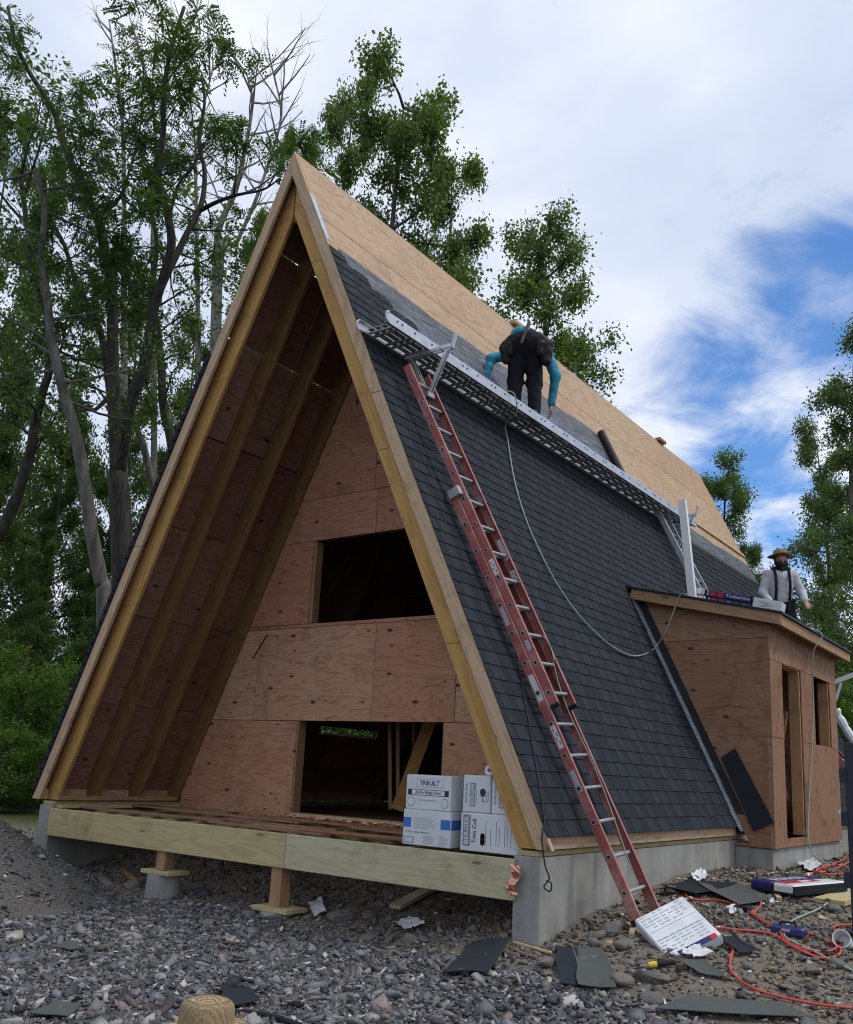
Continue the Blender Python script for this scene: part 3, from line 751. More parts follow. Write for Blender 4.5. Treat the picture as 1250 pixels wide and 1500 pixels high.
board('window_sill', (XS-.075, WY0, WZ0-.01), (XS-.075, WY1, WZ0-.01), (1, 0, 0), .14, .03, MT['stud'], house)
board('door_header', (XS-.075, DY0, DT+.01), (XS-.075, DY1, DT+.01), (1, 0, 0), .14, .03, MT['stud'], house)
board('entry_brace', (XS-.55, 6.5, 0), (XS-.55, 7.6, 1.7), (0, 1, -1), .09, .04, MT['stud'], house)
MB().box((3.3, YB-.02, 1.3), (1.4, .02, 2.5)).build('entry_back_wall', MT['ply_shed'], house)
MB().box((3.2, (YS+YB)/2, -.10), (1.6, YB-YS-.05, .04)).build('entry_floor', MT['redwood'], house)
# entry roof: deck, black cover, fascia, rafter tails
x0, x1, ya, yb = 2.10, 4.22, 4.70, 8.46
mb = MB(); mb.hexa([(x0, ya+.04, rz(x0)-.045), (x1-.04, ya+.04, rz(x1-.04)-.045), (x1-.04, yb, rz(x1-.04)-.045), (x0, yb, rz(x0)-.045)], [(x0, ya+.04, rz(x0)-.028), (x1-.04, ya+.04, rz(x1-.04)-.028), (x1-.04, yb, rz(x1-.04)-.028), (x0, yb, rz(x0)-.028)])
er = mb.build('entry_roof_deck', MT['ply_shed'], house)
mb = MB(); mb.hexa([(x0-.05, ya-.05, rz(x0-.05)-.026), (x1+.03, ya-.05, rz(x1+.03)-.026), (x1+.03, yb, rz(x1+.03)-.026), (x0-.05, yb, rz(x0-.05)-.026)], [(x0-.05, ya-.05, rz(x0-.05)), (x1+.03, ya-.05, rz(x1+.03)), (x1+.03, yb, rz(x1+.03)), (x0-.05, yb, rz(x0-.05))])
mb.build('roof_membrane', MT['black'], er)
sdir_ = V((1, 0, -.232)).normalized(); pdir = V((.232, 0, 1)).normalized()
def fasc(xa, xb, y, dz): return V((xa, y, rz(xa)-dz)), V((xb, y, rz(xb)-dz))
a, b = fasc(2.27, x1-.002, ya-.012, .098); board('rake_board', a, b, pdir, .135, .038, MT['trimw'], er)
board('fascia', (x1-.02, ya+.01, rz(x1)-.10), (x1-.02, yb, rz(x1)-.10), (0, 0, 1), .135, .038, MT['trimw'], er)
for k in range(8):
    y = 5.05+k*.45; board('rafter_tail', V((2.6, y, rz(2.6)-.12)), V((x1-.045, y, rz(x1-.045)-.12)), pdir, .12, .038, MT['stud'], er)
# step flashing and membrane beside the entry wall
mb = MB(); q = random.Random(9)
n = 22
for i in range(n):
    z0, z1 = 3.06-(3.0/n)*i, 3.06-(3.0/n)*(i+1)-.01
    j = q.uniform(-.008, .008)
    slope_box(mb, 1, tz(z0), tz(z1), YS-.15+j, YS-.005, .013+.0016*(i % 2), .0155+.0016*(i % 2)+q.uniform(0, .003))
mb.build('step_flashing', MT['flash'], house)
mb = MB(); mb.hexa([(xroof(3.0)+.0+.015, YS-.006, 2.98), (xroof(3.0)+.14, YS-.006, 2.98), (xroof(.25)+.12, YS-.006, .25), (xroof(.25)+.015, YS-.006, .25)], [(xroof(3.0)+.015, YS-.001, 2.98), (xroof(3.0)+.14, YS-.001, 2.98), (xroof(.25)+.12, YS-.001, .25), (xroof(.25)+.015, YS-.001, .25)])
mb.build('wall_membrane', MT['black'], house)
fl = [on_plane(u, v, (0, 1, 0), 4.79) for u, v in ((1056, 1110), (1077, 1096), (1134, 1205), (1104, 1218))]
mb = MB(); mb.hexa([p for p in fl], [p+V((.0, .008, 0)) for p in fl]); mb.build('membrane_flap', MT['sh1'], house)
# ------------------------------------------------------------------ ladders and scaffold plank
def spline(pts, n=10):
    pts = [V(p) for p in pts]; q = [pts[0]*2-pts[1]] + pts + [pts[-1]*2-pts[-2]]; out = []
    for i in range(1, len(q)-2):
        for k in range(n):
            t = k/n; a, b, c, d = q[i-1:i+3]
            out.append(.5*((2*b)+(c-a)*t+(2*a-5*b+4*c-d)*t*t+(3*b-a-3*c+d)*t**3))
    return out + [pts[-1]]
def rail(root, M, x0, x1, y, zc, hgt, sgn, mat, nm_='rail'):
    mb = MB(); L = x1-x0
    mb.box((0, 0, 0), (L, .006, hgt)); mb.box((0, -sgn*.0165, hgt/2-.004), (L, .0268, .008)); mb.box((0, -sgn*.0165, -hgt/2+.004), (L, .0268, .008))
    return mb.build(nm_, mat, root, M @ T((x0+x1)/2, y, zc), bevel=.0015)
def section(root, M, x0, x1, hw, zc, mat, hgt=.086, first=.22, caps=True, rungmat=None):
    for sg in (-1, 1): rail(root, M, x0, x1, sg*hw, zc, hgt, sg, mat)
    x = x0+first
    while x < x1-.08:
        mb = MB(); mb.tube([(0, -hw+.004, 0), (0, hw-.004, 0)], .0165, 10)
        r = mb.build('rung', rungmat or MT['aludull'], root, M @ T(x, 0, zc), smooth=False)
        if caps:
            mb = MB(); mb.tube([(0, -hw-.0105, 0), (0, -hw-.003, 0)], .024, 12, 0); mb.tube([(0, -hw-.0125, 0), (0, -hw-.0100, 0)], .0145, 10, 1)
            mb.build('rung_cap', [MT['aludull'], MT['blackmat']], r, M @ T(x, 0, zc))
        x += .305
def sticker(root, M, x, w_, z, h, y, mat, txt=None):
    s_ = MB().box((0, 0, 0), (w_, .0012, h)).build('sticker', mat, root, M @ T(x, y, z))
    if txt:
        for i in range(4): MB().box((-w_*.28+i*w_*.19, 0, (.2 if i % 2 else -.2)*h), (w_*.15, .0030, h*.16)).build('sticker_print', MT['ink'], s_, M @ T(x, y, z))
    return s_
ft, tp = V((4.10, .90, -.50)), V((1.55, .545, 4.78))
ML = frame(ft, tp-ft, z=(NX, 0, NZ))
if (ML @ V((0, 1, 0)) - ft).y < 0: ML = ML @ Matrix.Diagonal((1, -1, -1, 1))
LY = ML.col[1].to_3d(); LZ = ML.col[2].to_3d()
lad = thing('extension_ladder', 'red fibreglass extension ladder leaning on the shingled slope', 'ladder', ML)
SG = 1 if LZ.x > 0 else -1
section(lad, ML, 0.0, 4.22, .232, -.03*SG, MT['red'])
section(lad, ML, 1.90, 5.88, .192, .052*SG, MT['red'], first=.115)
for sg in (-1, 1):
    mb = MB(); mb.box((4.24, sg*.225, .0), (.10, .075, .135*1)); mb.build('guide_bracket', MT['aludull'], lad, ML, bevel=.004)
    MB().box((1.885, sg*.185, .052*SG), (.035, .045, .095)).build('end_boot', MT['blackmat'], lad, ML, bevel=.004)
    MB().box((-.02, sg*.225, -.03*SG), (.05, .06, .10)).build('ladder_foot', MT['blackmat'], lad, ML, bevel=.005)
for x, w_, y, z, h, m_, tx in ((2.10, .26, -.2362, -.03, .055, 'card', None), (1.62, .22, -.2362, -.03, .05, 'card', True), (2.85, .20, -.2362, -.03, .045, 'inkpale', None), (3.35, .17, -.1962, .052, .055, 'card', True), (2.5, .10, -.1962, .052, .045, 'inkpale', None), (1.2, .2, -.2362, -.03, .05, 'inkpale', None)):
    sticker(lad, ML, x, w_, z*SG, h, y, MT[m_], tx)
for x, w_, m_, tx in ((3.62, .24, 'card', None), (3.30, .15, 'card', True)):
    sticker(lad, ML, x, w_, .052*SG, .06, .184, MT[m_], tx)
pth = spline([ML @ V(p) for p in ((2.62, .16, .08*SG), (2.5, .17, .10*SG), (2.36, .12, .10*SG), (2.3, .15, .06*SG), (1.9, .10, .03*SG), (1.2, .14, .02*SG), (.5, .06, 0), (.25, .03, 0))], 8)
MB().tube(pth, .005, 6).build('pull_rope', MT['hosegreen'], lad, ML, world=True)

# second, aluminium ladder standing on the entry roof
f2_, t2_ = V((2.42, 7.86, rz(2.42)+.01)), V((1.40, 7.78, 5.22))
M2 = frame(f2_, t2_-f2_, z=(NX, 0, NZ))
if M2.col[1].y < 0: M2 = M2 @ Matrix.Diagonal((1, -1, -1, 1))
lad2 = thing('aluminium_ladder', 'bare aluminium ladder standing on the entry roof below the plank end', 'ladder', M2)
section(lad2, M2, 0, (t2_-f2_).length, .20, 0, MT['alu'], caps=False)
# third ladder beyond the entry, only its foot end shows
f3, t3 = V((5.02, 10.1, -.42)), V((3.35, 10.2, 1.45))
M3 = frame(f3, t3-f3, z=(.8, 0, .6))
if M3.col[1].y < 0: M3 = M3 @ Matrix.Diagonal((1, -1, -1, 1))
lad3 = thing('short_red_ladder', 'red ladder leaning on the slope beyond the plywood entry', 'ladder', M3)
section(lad3, M3, 0, 2.5, .22, 0, MT['red'])

# plank (aluminium stage)
PX0, PX1, PY0, PY1, PZ = 1.30, 1.69, -.12, 8.85, 5.075
MP = T((PX0+PX1)/2, PY0, PZ)
pk = thing('scaffold_plank', 'long aluminium scaffold plank with rungs hung along the roof', 'scaffold plank', MP)
for x, sg in ((PX0, -1), (PX1, 1)):
    mb = MB(); L = PY1-PY0; yc = (PY0+PY1)/2
    mb.box((x, yc, PZ+.06), (.006, L, .115)); mb.box((x-sg*.018, yc, PZ+.1145), (.030, L, .006)); mb.box((x-sg*.018, yc, PZ+.0055), (.030, L, .006))
    pr = mb.build('side_rail', MT['alu'], pk, MP, world=True, bevel=.001)
    for k in range(29):
        for dd in (0, .085):
            y = PY0+.17+k*.31+dd
            mb = MB(); mb.tube([(x+sg*.002, y, PZ+.075), (x+sg*.009, y, PZ+.075)], .015, 8, 0); mb.tube([(x+sg*.008, y, PZ+.075), (x+sg*.0105, y, PZ+.075)], .009, 8, 1)
            if k % 2 == 0 or dd == 0: mb.build('rivet', [MT['aludull'], MT['blackmat']], pr, MP, world=True)
for k in range(29):
    for dd in (0, .085):
        y = PY0+.17+k*.31+dd
        MB().tube([(PX0+.004, y, PZ+.035), (PX1-.004, y, PZ+.035)], .0165, 8).build('cross_rung', MT['aludull'], pk, MP, world=True)
for x, w_ in ((1.36, .075), (1.452, .07), (1.54, .07), (1.628, .07)):
    MB().box((x, (PY0+PY1)/2, PZ+.062), (w_, PY1-PY0-.25, .006)).build('deck_strip', MT['aludull'], pk, MP, world=True)
for x in (PX0, PX1):
    mb = MB(); mb.tube(spline([(x, PY0+.03, PZ+.01), (x, PY0-.012, PZ+.03), (x, PY0-.016, PZ+.10), (x, PY0+.03, PZ+.128)], 5), .011, 8)
    mb.build('end_hook', MT['aludull'], pk, MP, world=True)
# ladder jacks
def make_jack(y, lab, base):
    M = T(*base); j = thing('ladder_jack', lab, 'ladder jack', M, 'ladder jacks')
    for dy in (-.03, .03):
        board('arm', (1.36, y+dy, PZ-.028), (1.98, y+dy, PZ-.012), (0, 0, 1), .045, .012, MT['alu'], j)
        board('strut', (1.92, y+dy*.7, PZ-.04), (1.70, y+dy*.7, PZ-.52), (1, 0, 0), .04, .012, MT['alu'], j)
        board('back_strut', (1.44, y+dy*.8, PZ-.05), (1.68, y+dy*.8, PZ-.54), (1, 0, 0), .045, .012, MT['aludull'], j)
    MB().box((1.70, y, PZ-.53), (.07, .12, .06)).build('rung_hook', MT['aludull'], j, M, world=True, bevel=.006)
    board('stop', (1.975, y, PZ-.04), (2.02, y, PZ+.14), (0, 1, 0), .05, .02, MT['alu'], j)
    for k in range(4):
        x = 1.45+k*.13; MB().tube([(x, y-.045, PZ-.025), (x, y+.045, PZ-.025)], .009, 8).build('bolt', MT['aludull'], j, M, world=True)
    return j
make_jack(.66, 'aluminium ladder jack bracket on the red ladder top', (1.70, .66, PZ-.56))
make_jack(8.02, 'aluminium ladder jack bracket on the bare aluminium ladder', (1.70, 8.02, PZ-.56))

# ------------------------------------------------------------------ hoses, cords
def rp(u, v, off=.03):
    n = V((NX, 0, NZ)); return on_plane(u, v, n, n.dot(V((W, 0, 0)))+off)
pts = [V((1.56, 2.35, 5.20)), V((1.63, 2.33, 5.24)), V((1.74, 2.36, 5.19)), V((1.72, 2.46, 5.0))] + [rp(741, 622, .10)] + [rp(u, v, .036) for u, v in ((744, 645), (753, 700), (767, 750), (786, 797), (812, 848), (842, 893), (872, 926), (902, 950), (932, 961))]
pts += [on_plane(u, v, (0, 1, 0), 4.64) for u, v in ((958, 950), (975, 925), (986, 898), (996, 873), (1006, 864))]
pts[-1] = V((pts[-1].x, 4.63, rz(pts[-1].x)+.012))
pts += [V((3.0, 4.85, rz(3.0)+.012)), V((3.3, 5.9, rz(3.3)+.012)), V((3.7, 6.2, rz(3.7)+.012)), V((4.1, 6.35, rz(4.1)+.012))]
pts += [V((4.24, 6.4, rz(4.24)+.014)), V((4.285, 6.45, rz(4.28)-.05))] + [on_plane(u, v, (1, 0, 0), x) for u, v, x in ((1191, 960, 4.17), (1191, 1040, 4.08), (1189, 1110, 4.06), (1185, 1180, 4.06), (1184, 1225, 4.07), (1192, 1252, 4.12))]
e = pts[-1]; pts += [V((4.25, e.y+.3, float(gz(4.25, e.y+.3))+.02)), V((4.5, e.y+.1, float(gz(4.5, e.y+.1))+.02))]
tag(MB().tube(spline(pts, 8), .0085, 8).build('air_hose', MT['hosegreen'], None, T(*pts[-1]), world=True, smooth=True), 'pale green air hose looping from the plank over the entry roof', 'hose')
pts = [rp(u, v, .02) for u, v in ((728, 800), (738, 850), (752, 920), (762, 985), (776, 1065), (787, 1130), (797, 1195))] + [V((3.60, -.075, .1)), V((3.63, -.07, -.1)), V((3.66, -.05, -.20)), V((3.62, -.06, -.27)), V((3.67, -.05, -.30)), V((3.68, -.05, -.24)), V((3.64, -.06, -.22))]
tag(MB().tube(spline(pts, 8), .0065, 6).build('power_cord', MT['cord'], None, T(*pts[-1]), world=True), 'thin black cord hanging down the shingles beside the rake board', 'cord')
def gpath(pxs, r, lift=0): return [gpix(u, v) + V((0, 0, r+lift+.012)) for u, v in pxs]
red = [(1250, 1482), (1180, 1473), (1110, 1455), (1075, 1432), (1070, 1412), (1074, 1395), (1062, 1383), (1047, 1374), (1050, 1364), (1080, 1366), (1130, 1372), (1160, 1390), (1200, 1407), (1225, 1405), (1232, 1395), (1215, 1382), (1180, 1370), (1150, 1366), (1120, 1355), (1085, 1332), (1050, 1322), (1015, 1321), (1003, 1312), (1003, 1304), (1030, 1303), (1080, 1301), (1108, 1310), (1115, 1328), (1105, 1342), (1118, 1352), (1140, 1365), (1148, 1378), (1170, 1392), (1210, 1398), (1232, 1388), (1238, 1374), (1222, 1366), (1225, 1360), (1250, 1358)]
tag(MB().tube(spline(gpath(red, .009), 7), .0095, 8).build('air_hose', MT['hosered'], None, T(*gpix(1160, 1390)), world=True, smooth=True), 'red air hose lying in loops on the dirt beside the ladder', 'hose')
grn = [(1250, 1426), (1220, 1412), (1190, 1396), (1165, 1385), (1150, 1375), (1150, 1362), (1165, 1350), (1195, 1337), (1215, 1325)]
tag(MB().tube(spline(gpath(grn, .008), 7), .0085, 8).build('air_hose', MT['hosegreen'], None, T(*gpix(1165, 1385)), world=True, smooth=True), 'thin green hose lying under the red hose loops', 'hose')
rd2 = [(1250, 1262), (1225, 1275), (1200, 1281), (1190, 1276), (1210, 1270), (1235, 1272), (1245, 1280), (1215, 1284), (1196, 1278), (1222, 1268), (1250, 1255)]
tag(MB().tube(spline(gpath(rd2, .011), 7), .011, 8).build('air_hose', MT['hosered'], None, T(*gpix(1215, 1275)), world=True, smooth=True), 'coil of dark red hose against the entry foundation', 'hose')

# ------------------------------------------------------------------ cartons on the deck
FR = Matrix(((1, 0, 0, 0), (0, 0, -1, 0), (0, 1, 0, 0), (0, 0, 0, 1)))          # text plane facing -Y
def carton(lab, x0, x1, y0, dep, z0, h, rot=0, group=None):
    M = T((x0+x1)/2, y0+dep/2, z0) @ Matrix.Rotation(math.radians(rot), 4, 'Z')
    t = thing('carton', lab, 'box', M, group); w_ = x1-x0
    mb = MB(); mb.box((0, 0, h/2), (w_, dep, h)); body = mb.build('carton_body', [MT['card']], t, M, bevel=.006)
    for s_ in (-1, 1): MB().box((0, s_*dep*.245, h+.0022), (w_-.006, dep*.485, .004)).build('flap', MT['card'], t, M, bevel=.001)
    MB().box((0, 0, h+.0055), (w_-.01, .05, .001)).build('tape', MT['cardside'], t, M)
    def face(cx, cz): return M @ T(cx, -dep/2-.0012, cz) @ FR
    def panel(cx, cz, pw, ph, m_, k=0): return MB().box((cx, -dep/2-.0004-.0006*k, cz), (pw, .0012, ph)).build('print_panel', MT[m_], body, M)
    def side(cy, cz, pw, ph, m_): return MB().box((w_/2+.0004, cy, cz), (.0012, pw, ph)).build('print_panel', MT[m_], body, M)
    return t, body, face, panel, side, w_, h, dep
ROT = FR
def vtext(face, s, cx, cz, size, m_, body, width):      # text that reads upwards
    lettering(s, face(cx, cz) @ T(0, 0, .0012) @ Matrix.Rotation(math.pi/2, 4, 'Z'), size, MT[m_], body, width=width)
def htext(face, s, cx, cz, size, m_, body, width): lettering(s, face(cx, cz) @ T(0, 0, .0014), size, MT[m_], body, width=width)
def fineprint(panel, cx, cz, wd, n, gap, m_='inkpale', vert=False, rr=random.Random(3)):
    for i in range(n):
        L = wd*rr.uniform(.55, 1)
        if vert: panel(cx+i*gap, cz-(wd-L)/2, .006, L, m_)
        else: panel(cx-(wd-L)/2, cz-i*gap, L, .006, m_)
ZD = -.073
t, body, face, panel, side, w_, h, dep = carton('white vent carton with two blue bands, lower of the pair on the deck', 2.09, 2.615, .075, .30, ZD, .305)
panel(-.215, .195, .085, .085, 'blue'); panel(.205, .195, .105, .085, 'blue'); side(0, .195, .28, .085, 'blue')
fineprint(panel, .0, .235, .28, 6, .017); htext(face, '30 Year Limited Warranty', -.10, .115, .022, 'ink', body, .26)
panel(-.19, .045, .11, .055, 'inkgrey'); panel(-.19, .045, .09, .04, 'card', 1); fineprint(panel, -.19, .06, .08, 3, .012, 'ink'); fineprint(panel, .03, .085, .13, 6, .012); fineprint(panel, .19, .09, .10, 7, .012)
t, body, face, panel, side, w_, h, dep = carton('white vent carton with black banner lettering, stacked on the blue banded one', 2.10, 2.61, .08, .29, ZD+.311, .30, -2)
panel(.015, .232, .30, .075, 'inkpale'); panel(.015, .232, .285, .062, 'card', 1); htext(face, 'TRiBUILT', .015, .232, .058, 'ink', body, .22)
panel(0, .15, .46, .052, 'ink'); panel(0, .15, .37, .042, 'card', 1); htext(face, 'AirFlo Ridge Vent', 0, .15, .036, 'ink', body, .29)
htext(face, '30 Year Limited Warranty', .0, .083, .022, 'inkgrey', body, .22)
for cx in (-.19, .19):
    mb = MB(); mb.tube([(cx, -dep/2, .065), (cx, -dep/2-.0012, .065)], .042, 20, 0); mb.tube([(cx, -dep/2, .065), (cx, -dep/2-.002, .065)], .036, 20, 1)
    mb.build('seal_print', [MT['inkgrey'], MT['card']], body, M := wm(t)); fineprint(panel, cx, .082, .05, 4, .012, 'inkgrey')
for k, cx in enumerate((.05, .12)): side(cx, .285, .014, .014, 'ink')
t, body, face, panel, side, w_, h, dep = carton('wide white trim coil carton with oval hand hole on the deck edge', 2.715, 3.33, .08, .34, ZD, .315)
panel(-.245, .17, .075, .26, 'inkgrey'); vtext(face, 'BERGER', -.245, .17, .062, 'card', body, .235); vtext(face, 'Trim Coil', -.165, .17, .06, 'ink', body, .20)
mb = MB()
for dz_ in (-.03, .03): mb.tube([(-.08, -dep/2, .105+dz_), (-.08, -dep/2-.0025, .105+dz_)], .022, 16)
mb.box((-.08, -dep/2-.0014, .105), (.044, .0022, .06)); mb.build('hand_hole', MT['blackmat'], body, wm(t))
for cx, ln in ((-.05, .2), (.0, .14), (.055, .20), (.085, .16), (.14, .22), (.165, .17), (.2, .24)): panel(cx, .06+ln/2, .006, ln, 'inkgrey')
panel(.255, .245, .05, .035, 'ink'); panel(.265, .13, .08, .16, 'inkpale'); panel(.265, .13, .07, .15, 'card', 1); panel(.265, .15, .025, .09, 'inkgrey', 2)
for k, (xa, xb, lab) in enumerate(((2.725, 3.005, 'small white trim carton stacked on the trim coil box, beside the vent cartons'), (3.012, 3.30, 'small white trim carton stacked under the two paper rolls'))):
    t, body, face, panel, side, w_, h, dep = carton(lab, xa, xb, .082+.01*k, .33, ZD+.322, .31)
    vtext(face, 'Do Not Crush', -.105, .16, .03, 'ink', body, .16); panel(-.04, .15, .055, .20, 'inkgrey'); vtext(face, 'BERGER', -.04, .15, .046, 'card', body, .18)
    panel(0.0, .15, .003, .2, 'inkgrey')
    mb = MB(); mb.tube([(.065, -dep/2, .175), (.065, -dep/2-.0015, .175)], .03, 12); mb.box((.065, -dep/2-.001, .145), (.05, .0016, .012)); mb.box((.065, -dep/2-.001, .12), (.006, .0016, .05)); mb.box((.075, -dep/2-.001, .098), (.02, .0016, .006))
    mb.build('umbrella_print', MT['ink'], body, wm(t)); fineprint(panel, .105, .14, .10, 2, .014, 'inkgrey', True)
for k, (x, lab) in enumerate(((2.985, 'white paper roll on the cartons, farther from the rafter foot'), (3.073, 'white paper roll on the cartons, touching the rafter foot'))):
    M = T(x, .08, ZD+.322+.316+.045); mb = MB()
    n = 20; ro, ri, L = .043, .017, .32; vs, fs = [], []
    for yy in (0, L):
        for r_ in (ro, ri):
            for i in range(n): vs.append((r_*math.cos(2*math.pi*i/n), yy, r_*math.sin(2*math.pi*i/n)))
    for i in range(n):
        j = (i+1) % n
        fs += [(i, j, 2*n+j, 2*n+i), (n+j, n+i, 3*n+i, 3*n+j), (i, n+i, n+j, j), (2*n+i, 2*n+j, 3*n+j, 3*n+i)]
    mb.add(vs, fs); tag(mb.build('paper_roll', MT['white'], None, M, smooth=False), lab, 'roll')

# ------------------------------------------------------------------ things on the entry roof
def bundle(name, lab, M, L=.98, wd=.34, h=.085, style='navy'):
    t = thing(name, lab, 'shingle bundle', M)
    q = random.Random(lab)
    mb = MB()
    n = 9
    for i in range(n):     # the shingle strips inside, each a touch out of line
        mb.box((q.uniform(-.004, .004), q.uniform(-.004, .004), h*(i+.5)/n), (L-.01, wd-.01, h/n*.94))
    mb.build('shingle_stack', MT['sh1'], t, M)
    if style == 'navy':
        MB().box((L*.11, 0, h/2), (L*.70, wd+.006, h+.006)).build('wrapper', MT['navy'], t, M, bevel=.012)
        MB().box((-L*.38, 0, h/2), (L*.26, wd+.01, h+.012)).build('end_wrap', MT['foil'], t, M, bevel=.02)
        for cx, wdp in ((-.10, .07), (.0, .07)): MB().box((cx, -wd/2-.0042, h/2), (wdp, .002, h*.8)).build('print_panel', MT['redw'], t, M)
        for cx, cz in ((-.25, .3), (-.17, .3), (-.25, .7), (-.17, .7)):
            MB().box((cx, -wd/2-.0042, h*cz), (.032, .002, .032*.7), Matrix.Rotation(.78, 3, 'Y')).build('print_panel', MT['inkpale'], t, M)
        lettering('Timberline', M @ T(.235, -wd/2-.0048, h*.5) @ FR, h*.62, MT['card'], t, width=.33)
    return t
for k, lab in enumerate(('shingle bundle in navy wrapper lying on the entry roof membrane', 'shingle bundle in navy wrapper stacked on top of another')):
    Mb = frame((3.345-.01*k, 5.28, rz(3.345)+.004+.096*k), (1, 0, -.232), y=(0, 1, 0))
    bundle('shingle_bundle', lab, Mb, L=.84)
Mb = frame((3.90, 5.26, rz(3.90)+.004), (1, .1, -.232), y=(0, 1, 0))
t = thing('roof_carton', 'small white carton on the entry roof beside the wrapped bundles', 'box', Mb)
cb = MB().box((0, 0, .085), (.36, .26, .17)).build('carton_body', MT['card'], t, Mb, bevel=.006)
for s_ in (-1, 1): MB().box((0, s_*.064, .172), (.35, .125, .004)).build('flap', MT['card'], t, Mb)
q = random.Random(12)
for i in range(8): MB().box((q.uniform(-.06, .06), -.1306, .05+.011*i), (q.uniform(.06, .14), .001, .005)).build('print_panel', MT['inkgrey'], cb, Mb)
a, b = V((2.99, 5.02, rz(2.99)+.003)), V((2.86, 5.02, 4.40))
M = frame(a, b-a, y=(1, 0, 0)); L = (b-a).length
mb = MB(); mb.box((L/2, 0, 0), (L, .10, .006)); mb.box((L/2, -.047, .034), (L, .006, .062)); mb.box((L/2, .047, .034), (L, .006, .062))
tag(mb.build('trim_channel', MT['white'], None, M, bevel=.001), 'tall white trim channel standing on end on the entry roof', 'trim piece')

# far right: steel post with brackets, white pump jack arm, plastic wrapped roll
pb_ = gpix(1246, 1368); Mx = T(*pb_)
sp = thing('steel_post', 'tall dark steel post standing in the dirt at the yard edge', 'post', Mx)
MB().box((.06, 0, .76), (.075, .075, 1.52)).build('shaft', MT['post'], sp, Mx, bevel=.005)
MB().box((.06, 0, .02), (.20, .20, .02)).build('base_plate', MT['post'], sp, Mx, bevel=.003)
for z in (.42, .90, 1.25): MB().box((.005, 0, z), (.05, .11, .12)).build('bracket', MT['post'], sp, Mx, bevel=.004)
board('handle', pb_+V((-.05, 0, .96)), pb_+V((.10, -.02, .78)), (0, 1, 0), .03, .02, MT['flash'], sp)
pa_, pb2 = on_plane(1221, 1000, (0, 1, 0), 9.6), on_plane(1262, 984, (0, 1, 0), 9.6)
Mx = T(*pa_); pj = thing('pump_jack', 'white metal scaffold arm sticking out beyond the entry wall', 'scaffold bracket', Mx)
board('arm', pa_, pb2, (0, 0, 1), .075, .05, MT['white'], pj); board('strut', pa_+V((.12, 0, .0)), pa_+V((.02, 0, -.30)), (1, 0, 0), .04, .03, MT['white'], pj)
board('mast', pb2+V((-.02, 0, .2)), V((pb2.x-.02, pb2.y, float(gz(pb2.x, pb2.y)))), (1, 0, 0), .09, .09, MT['alu'], pj)
pl_ = [on_plane(u, v, (0, 1, 0), 10.8) for u, v in ((1224, 1040), (1236, 1062), (1252, 1088))]
q = random.Random(2); mb = MB(); mb.tube(spline(pl_, 6), [.06+.03*q.random() for _ in range(13)], 9)
tag(mb.build('plastic_wrap', MT['foil'], None, T(*pl_[0]), world=True), 'clear crumpled plastic wrap hanging on the far shingle slope', 'plastic wrap')
# ------------------------------------------------------------------ people: smooth-blended limbs meshed by surface nets
def surf_nets(val, org, h):
    nx, ny, nz = val.shape; ins = val < 0
    c = [(i, j, k) for i in (0, 1) for j in (0, 1) for k in (0, 1)]
    sl = lambda a, o: a[o[0]:nx-1+o[0], o[1]:ny-1+o[1], o[2]:nz-1+o[2]]
    cnt = sum(sl(ins, o).astype(np.int8) for o in c); act = (cnt > 0) & (cnt < 8)
    idx = np.argwhere(act); vid = -np.ones(act.shape, np.int64); vid[act] = np.arange(len(idx))
    acc = np.zeros((len(idx), 3)); num = np.zeros(len(idx))
    for a in range(8):
        for b in range(a+1, 8):
            if sum(x != y for x, y in zip(c[a], c[b])) != 1: continue
            va = sl(val, c[a])[act]; vb = sl(val, c[b])[act]; m = (va < 0) != (vb < 0)
            t = np.where(m, va/np.where(va-vb == 0, 1, va-vb), 0)
            pa_, pb_ = np.array(c[a], float), np.array(c[b], float)
            acc[m] += pa_ + (pb_-pa_)*t[m, None]; num[m] += 1
    verts = (idx + acc/num[:, None])*h + org
    quads = []
    for ax_ in range(3):
        o1 = [0, 0, 0]; o1[ax_] = 1
        s0 = [slice(0, n) for n in val.shape]; s1 = list(s0); s0[ax_] = slice(0, val.shape[ax_]-1); s1[ax_] = slice(1, val.shape[ax_])
        a, b = ins[tuple(s0)], ins[tuple(s1)]; e = np.argwhere(a != b)
        u, v = [i for i in range(3) if i != ax_]
        ok = (e[:, u] > 0) & (e[:, v] > 0) & (e[:, u] < val.shape[u]-1) & (e[:, v] < val.shape[v]-1); e = e[ok]
        def q(du, dv):
            f = e.copy(); f[:, u] -= du; f[:, v] -= dv; return vid[f[:, 0], f[:, 1], f[:, 2]]
        qq = np.stack([q(0, 0), q(1, 0), q(1, 1), q(0, 1)], 1)
        fl_ = a[e[:, 0], e[:, 1], e[:, 2]] ^ (ax_ == 1)
        qq[fl_] = qq[fl_][:, ::-1]; quads.append(qq)
    return verts, np.concatenate(quads)
